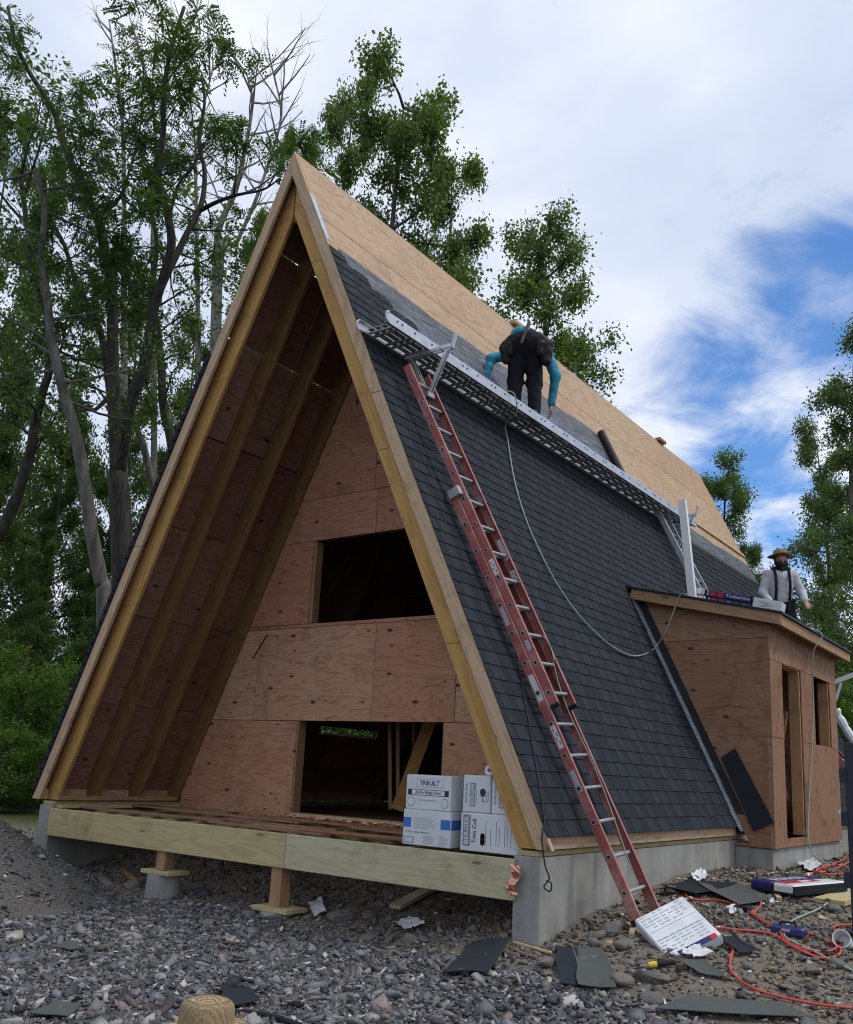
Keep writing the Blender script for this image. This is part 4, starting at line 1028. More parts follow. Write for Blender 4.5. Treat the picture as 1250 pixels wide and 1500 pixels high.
def blob(caps, h=.013, k=.03, wr=0, seed=0):
    """caps: (p0, p1, r0, r1)"""
    P0 = np.array([c[0] for c in caps]); P1 = np.array([c[1] for c in caps]); R_ = max(max(c[2], c[3]) for c in caps)
    lo = np.minimum(P0, P1).min(0)-R_-.05; hi = np.maximum(P0, P1).max(0)+R_+.05
    n = np.ceil((hi-lo)/h).astype(int)+1
    ax_ = [lo[i]+np.arange(n[i])*h for i in range(3)]; val = np.full(n, 1.0)
    for p0, p1, r0, r1 in caps:
        p0, p1 = np.array(p0, float), np.array(p1, float); pad = max(r0, r1)+k+.02
        s = [slice(max(0, int((min(p0[i], p1[i])-pad-lo[i])/h)), min(n[i], int((max(p0[i], p1[i])+pad-lo[i])/h)+2)) for i in range(3)]
        X, Y_, Z_ = np.meshgrid(*[ax_[i][s[i]] for i in range(3)], indexing='ij')
        d = p1-p0; L2 = max(d@d, 1e-9)
        t = np.clip(((X-p0[0])*d[0]+(Y_-p0[1])*d[1]+(Z_-p0[2])*d[2])/L2, 0, 1)
        dist = np.sqrt((X-p0[0]-t*d[0])**2+(Y_-p0[1]-t*d[1])**2+(Z_-p0[2]-t*d[2])**2)-(r0+(r1-r0)*t)
        old = val[tuple(s)]; hh = np.clip(.5+.5*(old-dist)/k, 0, 1)
        val[tuple(s)] = old+(dist-old)*hh-k*hh*(1-hh)
    if wr:
        X, Y_, Z_ = np.meshgrid(*ax_, indexing='ij'); val = val + wr*(np.sin(X*31+Z_*22+seed)*np.sin(Y_*37-Z_*27+1)+.6*np.sin(Z_*61+X*40+Y_*33))
    return surf_nets(val, lo, h)
def blob_obj(name, groups, mat, parent, M, smooth=True):
    vs, qs, b = [], [], 0
    for caps, h, k, wr in groups:
        v, q = blob(caps, h, k, wr); vs.append(v); qs.append(q+b); b += len(v)
    return fast_mesh(name, np.concatenate(vs), np.concatenate(qs), mat, parent, M=M, smooth=smooth)
def hand(w_, d, up, curl=.5, side=1):
    """five fingers from wrist w_ pointing along d; up is the back of the hand"""
    w_, d, up = V(w_), V(d).normalized(), V(up); up = (up-d*up.dot(d)).normalized(); s = d.cross(up)*side
    caps = [(w_, w_+d*.045, .028, .026)]
    for i, (o, L) in enumerate(((-.030, .066), (-.010, .078), (.010, .074), (.028, .058))):
        caps.append((w_+d*.02+s*o*.7, w_+d*.088+s*o, .017, .0125))
        p = w_+d*.088+s*o; a = d
        for sg_, r_ in ((.42, .0105), (.33, .0095), (.25, .0085)):
            a = (a-up*curl*.55).normalized(); q = p+a*L*sg_; caps.append((p, q, r_, r_-.001)); p = q
    p = w_+d*.03-s*.028; a = (d*.6-s*.8-up*.2).normalized()
    for L, r_ in ((.036, .013), (.03, .0115), (.024, .010)):
        q = p+a*L; caps.append((p, q, r_, r_-.001)); p = q; a = (a*.8+d*.5-up*.2*curl).normalized()
    return [tuple((tuple(c[0]), tuple(c[1]), c[2], c[3])) for c in caps]
def straw_hat(lab, M, sz=1.0, parent=None, brim=.17, crown=.095, hgt=.115):
    prof = [(brim, .0), (brim*.985, .004), (brim*.8, .004), (crown*1.12, .010), (crown*1.03, .03), (crown*1.0, .07), (crown*.95, hgt*.86), (crown*.82, hgt*.975), (crown*.5, hgt*.985), (.001, hgt*.90)]
    n = 36; vs, fs = [], []
    for layer in (0, 1):
        for r_, z in prof:
            for i in range(n):
                th = 2*math.pi*i/n; ov = 1+.10*math.cos(2*th); rr_ = r_-.004*layer if r_ > .01 else r_
                dip = -.022*(abs(math.cos(th))**2)*max(0, (r_-crown)/(brim-crown))*-1
                vs.append((rr_*math.sin(th)*sz*(2-ov), rr_*math.cos(th)*sz*ov, (z-.004*layer+dip)*sz))
    m = len(prof)
    for l_ in (0, 1):
        for j in range(m-1):
            for i in range(n):
                q = (l_*m*n+j*n+i, l_*m*n+j*n+(i+1) % n, l_*m*n+(j+1)*n+(i+1) % n, l_*m*n+(j+1)*n+i)
                fs.append(q if l_ == 0 else q[::-1])
    for i in range(n): fs.append((i, m*n+i, m*n+(i+1) % n, (i+1) % n))
    mb = MB().add(vs, fs); mb2 = MB()
    o = mb.build('straw_hat', MT['straw'], parent, M, smooth=True)
    bp = [(crown*1.045*math.sin(t_)*sz*(2-(1+.10*math.cos(2*t_))), crown*1.045*math.cos(t_)*sz*(1+.10*math.cos(2*t_)), .022*sz) for t_ in [2*math.pi*i/24 for i in range(25)]]
    return tag(o, lab, 'hat') if lab else o
def head_caps(c, fw, up):      # skull, jaw, nose, ears, neck stub
    c, fw, up = V(c), V(fw).normalized(), V(up); up = (up-fw*up.dot(fw)).normalized(); s = fw.cross(up)
    L = [(c+up*.02-fw*.02, c+up*.02+fw*.015, .088, .082), (c-up*.045+fw*.02, c-up*.085+fw*.055, .062, .035),
         (c+up*.0+fw*.085, c-up*.035+fw*.112, .012, .016), (c-up*.065+fw*.085-s*.018, c-up*.065+fw*.085+s*.018, .011, .011), (c+up*.022+fw*.082-s*.04, c+up*.022+fw*.082+s*.04, .013, .013)]
    for q in (-1, 1): L.append((c+s*q*.085-up*.015-fw*.01, c+s*q*.09+up*.02-fw*.015, .013, .016))
    return [(tuple(a), tuple(b), r0, r1) for a, b, r0, r1 in L]

# --- roofer bent over on the plank, seen from behind. local: x forward, y left, z up
hd = V((-.40, .92, 0)).normalized(); base = V((1.53, 3.0, PZ+.066))
MR = Matrix(((hd.x, -hd.y, 0, base.x), (hd.y, hd.x, 0, base.y), (0, 0, 1, base.z), (0, 0, 0, 1))) @ Matrix.Diagonal((1.06, 1.14, 1.09, 1))
pr1 = thing('person', 'person in black trousers and cyan shirt bending over on the scaffold plank', 'person', MR)
hipL, hipR = (-.13, .10, .90), (-.13, -.10, .90); kL, kR = (.02, .13, .48), (.06, -.09, .47); aL, aR = (-.04, .13, .085), (.05, -.10, .085)
shL, shR = (.38, .19, 1.02), (.38, -.19, 1.02); elL, elR = (.30, .46, .93), (.30, -.31, .66); haL, haR = (.24, .52, .62), (.30, -.27, .26)
legs = [(hipL, kL, .112, .088), (kL, aL, .085, .072), (hipR, kR, .112, .088), (kR, aR, .085, .072), (hipL, hipR, .128, .128), ((-.12, 0, .93), (.02, 0, 1.03), .15, .14)]
blob_obj('body', [([(hipL, kL, .075, .055), (kL, aL, .052, .04), (hipR, kR, .075, .055), (kR, aR, .052, .04), ((-.1, 0, .93), (.3, 0, 1.07), .11, .12), (shL, shR, .06, .06),
    (shL, elL, .042, .035), (elL, haL, .034, .025), (shR, elR, .042, .035), (elR, haR, .034, .025), ((.40, 0, 1.04), (.52, 0, .98), .055, .05)] + head_caps((.60, 0, .93), (.4, 0, -.9), (.9, 0, .4)), .014, .03, 0),
    (hand(haL, (-.05, .35, -1), (.2, 1, .2), .35), .006, .008, 0), (hand(haR, (.05, .02, -1), (.1, -1, 0), .6, -1), .006, .008, 0)], MT['skin'], pr1, MR)
blob_obj('trousers', [(legs, .014, .045, .0035)], MT['dark'], pr1, MR)
blob_obj('shirt', [([((-.02, 0, 1.01), (.28, 0, 1.08), .135, .15), ((.28, .06, 1.08), (.40, .12, 1.03), .12, .09), ((.28, -.06, 1.08), (.40, -.12, 1.03), .12, .09), (shL, elL, .072, .060), (elL, V(haL)*.92+V(elL)*.08, .058, .047), (shR, elR, .072, .060), (elR, V(haR)*.92+V(elR)*.08, .058, .047)], .014, .04, .004)], MT['cyan'], pr1, MR)
blob_obj('shirt_tail', [([((-.16, .03, 1.03), (-.06, .09, 1.06), .085, .10)], .013, .03, .003)], MT['cyan'], pr1, MR)
blob_obj('vest', [([((.0, -.02, 1.0), (.26, 0, 1.105), .13, .15), ((.20, .09, 1.10), (.36, .12, 1.07), .10, .08), ((.20, -.09, 1.10), (.36, -.12, 1.07), .10, .08)], .014, .03, .004)], MT['dark'], pr1, MR)
tb_ = blob_obj('tool_belt', [([((-.20, .0, .95), (-.19, .12, .95), .05, .05), ((-.20, .0, .95), (-.19, -.12, .95), .05, .05), ((-.17, .16, .95), (-.14, .24, .86), .06, .07), ((-.15, .235, .84), (-.13, .225, .70), .07, .055), ((-.21, .17, .86), (-.20, .17, .76), .045, .04), ((-.17, -.16, .95), (-.14, -.24, .86), .06, .07), ((-.15, -.24, .86), (-.13, -.24, .66), .075, .06), ((-.21, -.17, .85), (-.20, -.17, .74), .05, .04)], .011, .018, .004)], MT['leather'], pr1, MR)
board('hammer_handle', MR @ V((-.31, .03, .82)), MR @ V((-.235, -.04, 1.14)), hd, .034, .034, MT['hammer'], tb_)
for y, x in ((.12, aL[0]), (-.10, aR[0])):
    blob_obj('boot', [([((x-.05, y, .05), (x+.02, y, .13), .048, .05), ((x-.05, y, .035), (x+.16, y, .032), .042, .036)], .011, .02, 0)], MT['leather'], pr1, MR)
# sling of hose coupling and small bright pieces beside the roofer's feet
tag(MB().box((0, 0, .03), (.05, .16, .06)).box((0, .0, .075), (.04, .05, .03)).build('nail_gun', MT['hosegreen'], None, T(1.48, 2.42, PZ+.068), bevel=.008), 'small green pneumatic nailer lying on the scaffold plank', 'nail gun')
q = random.Random(3)
for k in range(3):
    p = V((1.62, 3.62+.14*k, PZ+.068)); tag(MB().box((0, 0, .015), (.03, .11, .03)).box((0, .03, .036), (.02, .03, .012)).build('nail_coil_box', MT['redw'] if k != 1 else MT['foil'], None, T(*p), bevel=.004), ('red scrap of nail packaging on the plank just past the roofer', 'white scrap of nail packaging between two red ones on the plank', 'red scrap of nail packaging on the plank, farther along from the roofer')[k], 'scrap')

# --- man kneeling on the entry roof, straw hat, pale shirt and dark braces, facing the yard
hd = V((.45, -.89, 0)).normalized(); px = 3.52; base = V((px, 7.35, rz(px)+.02))
MK = Matrix(((hd.x, -hd.y, 0, base.x), (hd.y, hd.x, 0, base.y), (0, 0, 1, base.z), (0, 0, 0, 1)))
pr2 = thing('person', 'person in straw hat, pale shirt and dark braces kneeling on the entry roof', 'person', MK)
hipL, hipR = (-.05, .10, .42), (-.05, -.10, .42); kL, kR = (.12, .14, .07), (.12, -.13, .07); aL, aR = (-.28, .13, .05), (-.28, -.12, .05)
shL, shR = (0, .185, .86), (0, -.185, .86); elL, elR = (.02, .29, .60), (.03, -.27, .58); haL, haR = (.20, .30, .42), (.22, -.20, .40)
hc = V((.06, 0, 1.075))
blob_obj('body', [([(hipL, kL, .075, .055), (kL, aL, .05, .04), (hipR, kR, .075, .055), (kR, aR, .05, .04), ((-.04, 0, .46), (0, 0, .82), .11, .12), (shL, shR, .06, .06), (shL, elL, .042, .035), (elL, haL, .034, .024), (shR, elR, .042, .035), (elR, haR, .034, .024), ((0, 0, .90), (.03, 0, 1.02), .055, .05)] + head_caps(hc, (1, .1, -.12), (0, 0, 1)), .012, .022, 0),
    (hand(haL, (.7, .1, -.6), (.5, .2, .8), .5), .006, .008, 0), (hand(haR, (.8, .1, -.5), (.5, 0, .9), .5, -1), .006, .008, 0)], MT['skin'], pr2, MK)
blob_obj('trousers', [([(hipL, kL, .098, .075), (kL, aL, .068, .055), (hipR, kR, .098, .075), (kR, aR, .068, .055), (hipL, hipR, .12, .12), ((-.04, 0, .44), (-.03, 0, .50), .135, .13)], .014, .04, .003)], MT['dark'], pr2, MK)
blob_obj('shirt', [([((-.03, 0, .50), (0, 0, .80), .145, .15), ((-.03, .05, .52), (0, .07, .82), .12, .12), ((-.03, -.05, .52), (0, -.07, .82), .12, .12), (shL, shR, .075, .075), (shL, elL, .075, .065), (elL, V(haL)*.85+V(elL)*.15, .064, .05), (shR, elR, .075, .065), (elR, V(haR)*.85+V(elR)*.15, .064, .05)], .013, .04, .0022)], MT['grey'], pr2, MK)
blob_obj('scarf', [([((.0, -.05, .93), (.03, .05, .94), .075, .075), ((.05, .0, .95), (.09, 0, 1.0), .07, .06)], .012, .03, .003)], MT['dark'], pr2, MK)
blob_obj('beard', [([(hc+V((.065, -.035, -.06)), hc+V((.065, .035, -.06)), .045, .045), (hc+V((.06, 0, -.09)), hc+V((.07, 0, -.15)), .05, .03)], .010, .02, .003)], MT['hair'], pr2, MK)
blob_obj('hair', [([(hc+V((-.05, 0, .0)), hc+V((-.055, 0, -.05)), .075, .07), (hc+V((.01, .07, .0)), hc+V((.01, .075, -.05)), .03, .025), (hc+V((.01, -.07, .0)), hc+V((.01, -.075, -.05)), .03, .025)], .012, .02, .003)], MT['hair'], pr2, MK)
for s_ in (-1, 1):
    pth = spline([MK @ V(p) for p in ((.10, s_*.10, .46), (.165, s_*.10, .62), (.165, s_*.10, .78), (.09, s_*.105, .915), (0, s_*.105, .965), (-.10, s_*.10, .90), (-.165, s_*.08, .7))], 6)
    MB().tube(pth, .021, 8).build('brace', MT['dark'], pr2, MK, world=True)
straw_hat(None, MK @ T(hc.x-.01, 0, hc.z+.055) @ Matrix.Rotation(-.05, 4, 'Y') @ Matrix.Rotation(math.pi/2, 4, 'Z'), 1.02, pr2, brim=.175)
Mn = MK @ T(.30, -.17, .30)
ng = thing('nail_gun', 'black nail gun held by the person on the entry roof', 'nail gun', Mn)
MB().box((0, 0, 0), (.20, .06, .06)).build('barrel', MT['leather'], ng, Mn, bevel=.012)
MB().box((-.02, 0, -.08), (.045, .04, .12), Matrix.Rotation(.2, 3, 'Y')).build('grip', MT['leather'], ng, Mn, bevel=.01)
MB().tube([(.04, -.02, -.07), (.04, .03, -.07)], .05, 16).build('magazine', MT['aludull'], ng, Mn)

# --- someone crouching in the gravel; only the straw hat rises into the picture
hp = at_depth(301, 1512, 3.2); hd = V((-.55, .83, 0)).normalized(); gg = float(gz(hp.x, hp.y))
MC = Matrix(((hd.x, -hd.y, 0, hp.x), (hd.y, hd.x, 0, hp.y), (0, 0, 1, gg), (0, 0, 0, 1)))
hz = hp.z-gg+.015
pr3 = thing('person', 'person crouching in the gravel under a woven straw hat', 'person', MC)
hc = V((.0, 0, hz-.06)); sh_z = hz-.33; hb = sh_z-.42
hipL, hipR = (-.24, .10, hb), (-.24, -.10, hb); kL, kR = (.14, .17, hb+.12), (.14, -.17, hb+.12); aL, aR = (-.10, .15, .09), (-.10, -.15, .09)
shL, shR = (-.06, .18, sh_z), (-.06, -.18, sh_z); elL, elR = (.14, .24, sh_z-.22), (.14, -.24, sh_z-.22); haL, haR = (.32, .12, sh_z-.26), (.32, -.12, sh_z-.26)
blob_obj('body', [([(hipL, kL, .075, .055), (kL, aL, .05, .04), (hipR, kR, .075, .055), (kR, aR, .05, .04), ((-.22, 0, hb+.04), (-.07, 0, sh_z-.04), .11, .12), (shL, shR, .06, .06), (shL, elL, .042, .035), (elL, haL, .034, .024), (shR, elR, .042, .035), (elR, haR, .034, .024), ((-.05, 0, sh_z+.03), (-.01, 0, hc.z-.06), .055, .05)] + head_caps(hc, (1, 0, -.25), (.2, 0, 1)), .014, .025, 0),
    (hand(haL, (.9, -.3, -.2), (0, .3, .9), .6), .006, .008, 0), (hand(haR, (.9, .3, -.2), (0, -.3, .9), .6, -1), .006, .008, 0)], MT['skin'], pr3, MC)
blob_obj('trousers', [([(hipL, kL, .098, .075), (kL, aL, .068, .055), (hipR, kR, .098, .075), (kR, aR, .068, .055), (hipL, hipR, .115, .115)], .014, .04, .003)], MT['dark'], pr3, MC)
blob_obj('shirt', [([((-.22, 0, hb+.06), (-.07, 0, sh_z-.04), .14, .15), (shL, shR, .075, .075), (shL, elL, .07, .06), (elL, V(haL)*.85+V(elL)*.15, .06, .046), (shR, elR, .07, .06), (elR, V(haR)*.85+V(elR)*.15, .06, .046)], .014, .04, .004)], MT['grey'], pr3, MC)
for y in (.15, -.15): blob_obj('boot', [([((-.14, y, .05), (-.09, y, .13), .048, .05), ((-.14, y, .036), (.06, y, .034), .042, .038)], .011, .02, 0)], MT['leather'], pr3, MC)
straw_hat(None, MC @ T(hc.x, 0, hz-.02) @ Matrix.Rotation(math.pi/2, 4, 'Z'), 1.0, pr3, brim=.165, crown=.088, hgt=.112)

# ------------------------------------------------------------------ clutter on the ground
def slab_on_ground(name, pxs, th, mat, lab, cat, lift=.012, curl=0, seed=0, rows=7, crump=0):
    """a thin flexible sheet whose four corners are given in the picture and lie on the ground; it bends over it"""
    c = [gpix(*p) for p in pxs]; q = random.Random(lab); mb = MB(); n = rows; top = []
    ph = q.uniform(0, 6)
    for i in range(n+1):
        for j in range(n+1):
            s_, t_ = i/n, j/n
            p = (c[0]*(1-s_)+c[1]*s_)*(1-t_)+(c[3]*(1-s_)+c[2]*s_)*t_
            ed = .012*math.sin(9*s_+ph)+.010*math.sin(7*t_+ph)
            p = p + (c[1]-c[0]).normalized()*ed*(1 if 0 < j < n else .6)
            z = max(float(gz(p.x, p.y)), p.z)+.018+lift + curl*((2*s_-1)**2)*.5+ curl*.6*(math.sin(3.3*t_+ph)*.5+.5)
            if crump: z += q.uniform(0, crump); p = p+V((q.uniform(-1, 1), q.uniform(-1, 1), 0))*crump*.4
            top.append(V((p.x, p.y, z)))
    m = n+1; b = [p-V((0, 0, th)) for p in top]
    fs = []
    for i in range(n):
        for j in range(n):
            a = i*m+j; fs.append((a, a+m, a+m+1, a+1)); fs.append(tuple(x+m*m for x in (a, a+1, a+m+1, a+m)))
    edge = [i*m for i in range(m)] + [n*m+j for j in range(1, m)] + [i*m+n for i in range(n-1, -1, -1)] + [j for j in range(n-1, 0, -1)]
    for k in range(len(edge)):
        a, d = edge[k], edge[(k+1) % len(edge)]; fs.append((a, d, d+m*m, a+m*m))
    mb.add(top+b, fs)
    cen = sum(c, V())/4
    return tag(mb.build(name, mat, None, T(*cen), world=True, smooth=False), lab, cat)
scr = 'scraps of shingle on the gravel'
for pxs, m_, lab, cu in (
    (((648, 1432), (690, 1388), (745, 1386), (715, 1436)), 'sh1', 'torn charcoal shingle scrap below the concrete foundation corner', .03),
    (((812, 1392), (846, 1396), (858, 1450), (818, 1446)), 'sh1', 'black strip of shingle half under the green grey scrap', .01),
    (((842, 1394), (882, 1396), (903, 1456), (850, 1452)), 'shs', 'green grey shingle scrap in the gravel by the foundation', .015),
    (((955, 1488), (1010, 1466), (1140, 1476), (1200, 1500)), 'shs', 'long curled grey shingle scrap in the gravel under the hose', .012),
    (((40, 1492), (85, 1474), (118, 1480), (100, 1498)), 'shs', 'small grey green shingle scrap in the gravel beyond the hat', .01),
    (((75, 1392), (100, 1383), (125, 1392), (105, 1398)), 'shs', 'thin grey shingle scrap below the stone dust heap', .008),
    (((322, 1452), (362, 1454), (378, 1476), (330, 1484)), 'sh1', 'curled black shingle scrap beside the straw hat', .02),
    (((968, 1302), (1010, 1295), (1080, 1302), (1020, 1318)), 'sh2', 'black shingle scrap lying against the foundation soil', .03),
    (((1022, 1300), (1080, 1298), (1132, 1322), (1082, 1332)), 'shs', 'wide wavy grey shingle scrap beside the leaning bundle', .02),
    (((985, 1412), (1030, 1416), (1070, 1438), (1020, 1432)), 'shs', 'curled grey shingle strip at the lower corner of the leaning bundle', .02),
    (((1052, 1382), (1078, 1380), (1110, 1398), (1080, 1404)), 'sh1', 'small black shingle piece inside the red hose loop', .03),
    (((872, 1252), (905, 1262), (925, 1275), (880, 1272)), 'sh2', 'black membrane offcut by the foundation behind the ladder', .02)):
    slab_on_ground('shingle_scrap', pxs, .005, MT[m_], lab, 'shingle scrap', curl=cu)
for pxs, lab, m_ in ((((575, 1358), (600, 1352), (622, 1362), (596, 1370)), 'crumpled white rag on the stones in front of the deck', 'foil'), (((990, 1402), (1020, 1396), (1045, 1404), (1015, 1414)), 'torn white paper under the corner of the leaning bundle', 'card'),
                     (((1064, 1336), (1078, 1334), (1080, 1344), (1068, 1344)), 'small white paper scrap on the dirt within the hose', 'card'), (((1012, 1290), (1028, 1280), (1038, 1290), (1020, 1300)), 'crumpled pale plastic sheet near the foundation wall', 'foil'),
                     (((450, 1330), (470, 1322), (478, 1340), (458, 1350)), 'clear crumpled plastic beside the deck pier', 'foil'), (((1168, 1272), (1188, 1262), (1205, 1272), (1185, 1282)), 'crumpled pale wrap against the entry foundation', 'foil')):
    slab_on_ground('litter', pxs, .003, MT[m_], lab, 'litter', curl=.02, rows=7, crump=.026)
def stick(name, a, b, wd, th, mat, lab, cat='wood offcut', lift=.02):
    a, b = gpix(*a)+V((0, 0, lift)), gpix(*b)+V((0, 0, lift))
    return tag(board(name, a, b, (b-a).cross(V((0, 0, 1))), wd, th, mat), lab, cat)
stick('wood_offcut', (578, 1338), (640, 1305), .14, .04, MT['treated2'], 'pale treated offcut leaning in the dirt under the deck', lift=.06)
stick('wood_offcut', (142, 1284), (160, 1302), .10, .05, MT['rock'], 'short grey offcut lying at the edge of the stone dust heap')
stick('wood_offcut', (178, 1276), (198, 1292), .05, .04, MT['stud'], 'thin brown stick among the stones under the deck')
stick('wood_offcut', (752, 1384), (808, 1400), .02, .02, MT['barge'], 'thin pale stick lying by the foundation corner')
stick('wood_offcut', (920, 1356), (940, 1372), .03, .02, MT['barge'], 'splintered stick beside the round boulder by the ladder')
stick('wood_offcut', (758, 1398), (786, 1406), .03, .02, MT['redwood'], 'reddish splinter of wood lying by the torn shingle')
stick('wood_offcut', (1134, 1308), (1142, 1320), .05, .03, MT['barge'], 'small wood chip in front of the red and blue bundle')
stick('lumber_board', (1215, 1326), (1262, 1312), .28, .045, MT['treated'], 'wide pine board lying beside the dark steel post', 'board', .03)
stick('wood_offcut', (725, 1345), (738, 1380), .02, .02, MT['stud'], 'thin crooked twig standing in the dirt under the deck end')
# bundle that steadies the ladder foot: leans, printed back up
cs = [at_depth(u, v, d) for u, v, d in ((929, 1347, 7.35), (1000, 1312, 7.45), (1043, 1364, 7.0), (972, 1412, 6.85))]
gp = gpix(975, 1414)
ex = (cs[1]-cs[0]).normalized(); ey = (cs[3]-cs[0]); ey = (ey-ex*ey.dot(ex)).normalized(); ez = ex.cross(ey)
if ez.dot(CAM_P-cs[0]) < 0: ez = -ez
Mg = Matrix(((ex.x, ey.x, ez.x, cs[0].x), (ex.y, ey.y, ez.y, cs[0].y), (ex.z, ey.z, ez.z, cs[0].z), (0, 0, 0, 1)))
LX, LYY = (cs[1]-cs[0]).length, (cs[3]-cs[0]).length
bl = thing('shingle_bundle', 'white printed shingle bundle leaning against the red ladder foot', 'shingle bundle', Mg)
mb = MB(); q = random.Random(6)
for i in range(8): mb.box((LX/2+q.uniform(-.006, .006), LYY/2+q.uniform(-.005, .005), -.008-.0115*i), (LX-.012, LYY-.012, .0105))
mb.build('shingle_stack', MT['sh1'], bl, Mg)
wr_ = MB().box((LX/2, LYY/2, -.046), (LX, LYY, .098)).build('wrapper', MT['foil'], bl, Mg, bevel=.010)
for i in range(7):
    for j in range(13):
        if j in (5, 6, 7): continue
        if q.random() < .12: continue
        MB().box((LX*(.09+.125*i)+q.uniform(-.006, .006), LYY*(.06+.066*j), .0040), (LX*.10*q.uniform(.6, 1), LYY*.022, .0009)).build('print_line', MT['inkpale'], wr_, Mg)
for j in (.40, .60): MB().box((LX/2, LYY*j, .0040), (LX*.9, .003, .0009)).build('print_line', MT['inkgrey'], wr_, Mg)
MB().box((LX*.55, LYY-.02, .0042), (LX*.72, .05, .0010)).build('print_panel', MT['navy'], wr_, Mg)
MB().box((LX*.86, LYY-.02, .0046), (LX*.12, .05, .0010)).build('print_panel', MT['redw'], wr_, Mg)
# red white and blue bundle by the entry
c0 = gpix(1172, 1306); dx = (gpix(1205, 1300)-gpix(1135, 1306)).normalized()
Mg = frame((c0.x, c0.y, c0.z+.012), dx, z=(0, 0, 1))
b2 = thing('shingle_bundle', 'shingle bundle in red white and blue wrapper flat on the dirt', 'shingle bundle', Mg)
mb = MB()
for i in range(6): mb.box((q.uniform(-.006, .006), q.uniform(-.005, .005), .01+.013*i), (.78, .50, .012))
mb.build('shingle_stack', MT['sh1'], b2, Mg)
MB().box((0, .14, .048), (.80, .25, .088)).build('wrapper', MT['navy'], b2, Mg, bevel=.02)
MB().box((0, -.12, .048), (.80, .24, .09)).build('wrapper', MT['foil'], b2, Mg, bevel=.02)
MB().box((-.1, -.06, .094), (.52, .13, .003)).build('print_panel', MT['redw'], b2, Mg)
MB().box((-.02, -.07, .096), (.14, .06, .003)).build('print_panel', MT['card'], b2, Mg)
for k in range(5): MB().box((-.2+.1*k, .14, .093), (.06, .12, .003)).build('print_panel', MT['inkpale'], b2, Mg)
# small tools
p = gpix(1155, 1369); M = T(p.x, p.y, p.z+.03)
t = thing('tool_case', 'small dark blue case lying inside the red hose loops', 'case', M)
MB().box((0, 0, 0), (.26, .14, .07)).build('case_body', MT['navy'], t, M, bevel=.015); MB().box((0, -.072, .01), (.07, .01, .02)).build('latch', MT['aludull'], t, M)
MB().tube(spline([M @ V(v_) for v_ in ((-.06, 0, .03), (-.05, 0, .06), (.05, 0, .06), (.06, 0, .03))], 5), .008, 8).build('case_handle', MT['blackmat'], t, M, world=True)
p = gpix(1239, 1386); M = T(p.x, p.y, p.z+.02) @ Matrix.Rotation(1.2, 4, 'X')
mb = MB(); n = 18; vs = []
for r_, z in ((.055, 0), (.068, .14), (.062, .14), (.05, .01)): vs += [(r_*math.cos(6.2832*i/n), r_*math.sin(6.2832*i/n), z) for i in range(n)]
mb.add(vs, [(k*n+i, k*n+(i+1) % n, (k+1)*n+(i+1) % n, (k+1)*n+i) for k in range(3) for i in range(n)] + [tuple(range(n)), tuple(range(3*n, 4*n))])
tag(mb.build('paper_cup', MT['white'], None, M, smooth=False), 'white paper cup lying tipped over by the red hose', 'cup')
a, b = gpix(950, 1420)+V((0, 0, .03)), gpix(988, 1417)+V((0, 0, .035)); M = frame(a, b-a, z=(0, 0, 1)); L = (b-a).length
t = thing('utility_tool', 'yellow and black handled tool lying below the leaning bundle', 'tool', M)
MB().tube([(0, 0, 0), (L*.35, 0, 0)], [.02, .022], 10).build('yellow_grip', MT['yellow'], t, M); MB().tube([(L*.33, 0, 0), (L, 0, 0)], [.024, .018], 10).build('black_grip', MT['blackmat'], t, M)
MB().box((-.03, 0, 0), (.06, .03, .008)).build('blade', MT['aludull'], t, M)
pth = spline([gpix(u, v)+V((0, 0, .03)) for u, v in ((330, 1492), (360, 1490), (400, 1497), (440, 1510))], 6)
tag(MB().tube(pth, .016, 8).build('rubber_hose', MT['cord'], None, T(*pth[0]), world=True), 'length of black rubber hose in the gravel beside the hat', 'hose')

# stones
def stone_mesh(seed, sub=2):
    r_ = np.random.default_rng(seed); bm = bmesh.new(); bmesh.ops.create_icosphere(bm, subdivisions=sub, radius=1)
    pl_ = r_.normal(size=(13, 3)); pl_ /= np.linalg.norm(pl_, axis=1)[:, None]; dd = r_.uniform(.48, .9, 13)
    for v in bm.verts:
        c_ = np.array(v.co)
        for n_, d_ in zip(pl_, dd):
            e_ = c_@n_-d_
            if e_ > 0: c_ = c_-n_*e_*.85
        v.co = c_*(1+.06*math.sin(7*c_[0]+seed)*math.sin(6*c_[1]))
    me = bpy.data.meshes.new('stone'); bm.to_mesh(me); bm.free(); me.materials.append(MT['rock'])
    me.polygons.foreach_set('use_smooth', [seed % 3 == 0]*len(me.polygons)); return me
SM = [stone_mesh(i) for i in range(7)]
q = random.Random(21)
def stone(p, s, lab, grp, name='stone', cat='stone', fl=.6):
    o = bpy.data.objects.new(name, SM[q.randrange(7)])
    M = T(p.x, p.y, p.z+s*fl*.35) @ Matrix.Rotation(q.uniform(0, 6.3), 4, 'Z') @ Matrix.Rotation(q.uniform(-.3, .3), 4, 'X') @ Matrix.Diagonal((s*q.uniform(.85, 1.25), s*q.uniform(.7, 1), s*fl, 1))
    return tag(attach(o, None, M), lab, cat, grp)
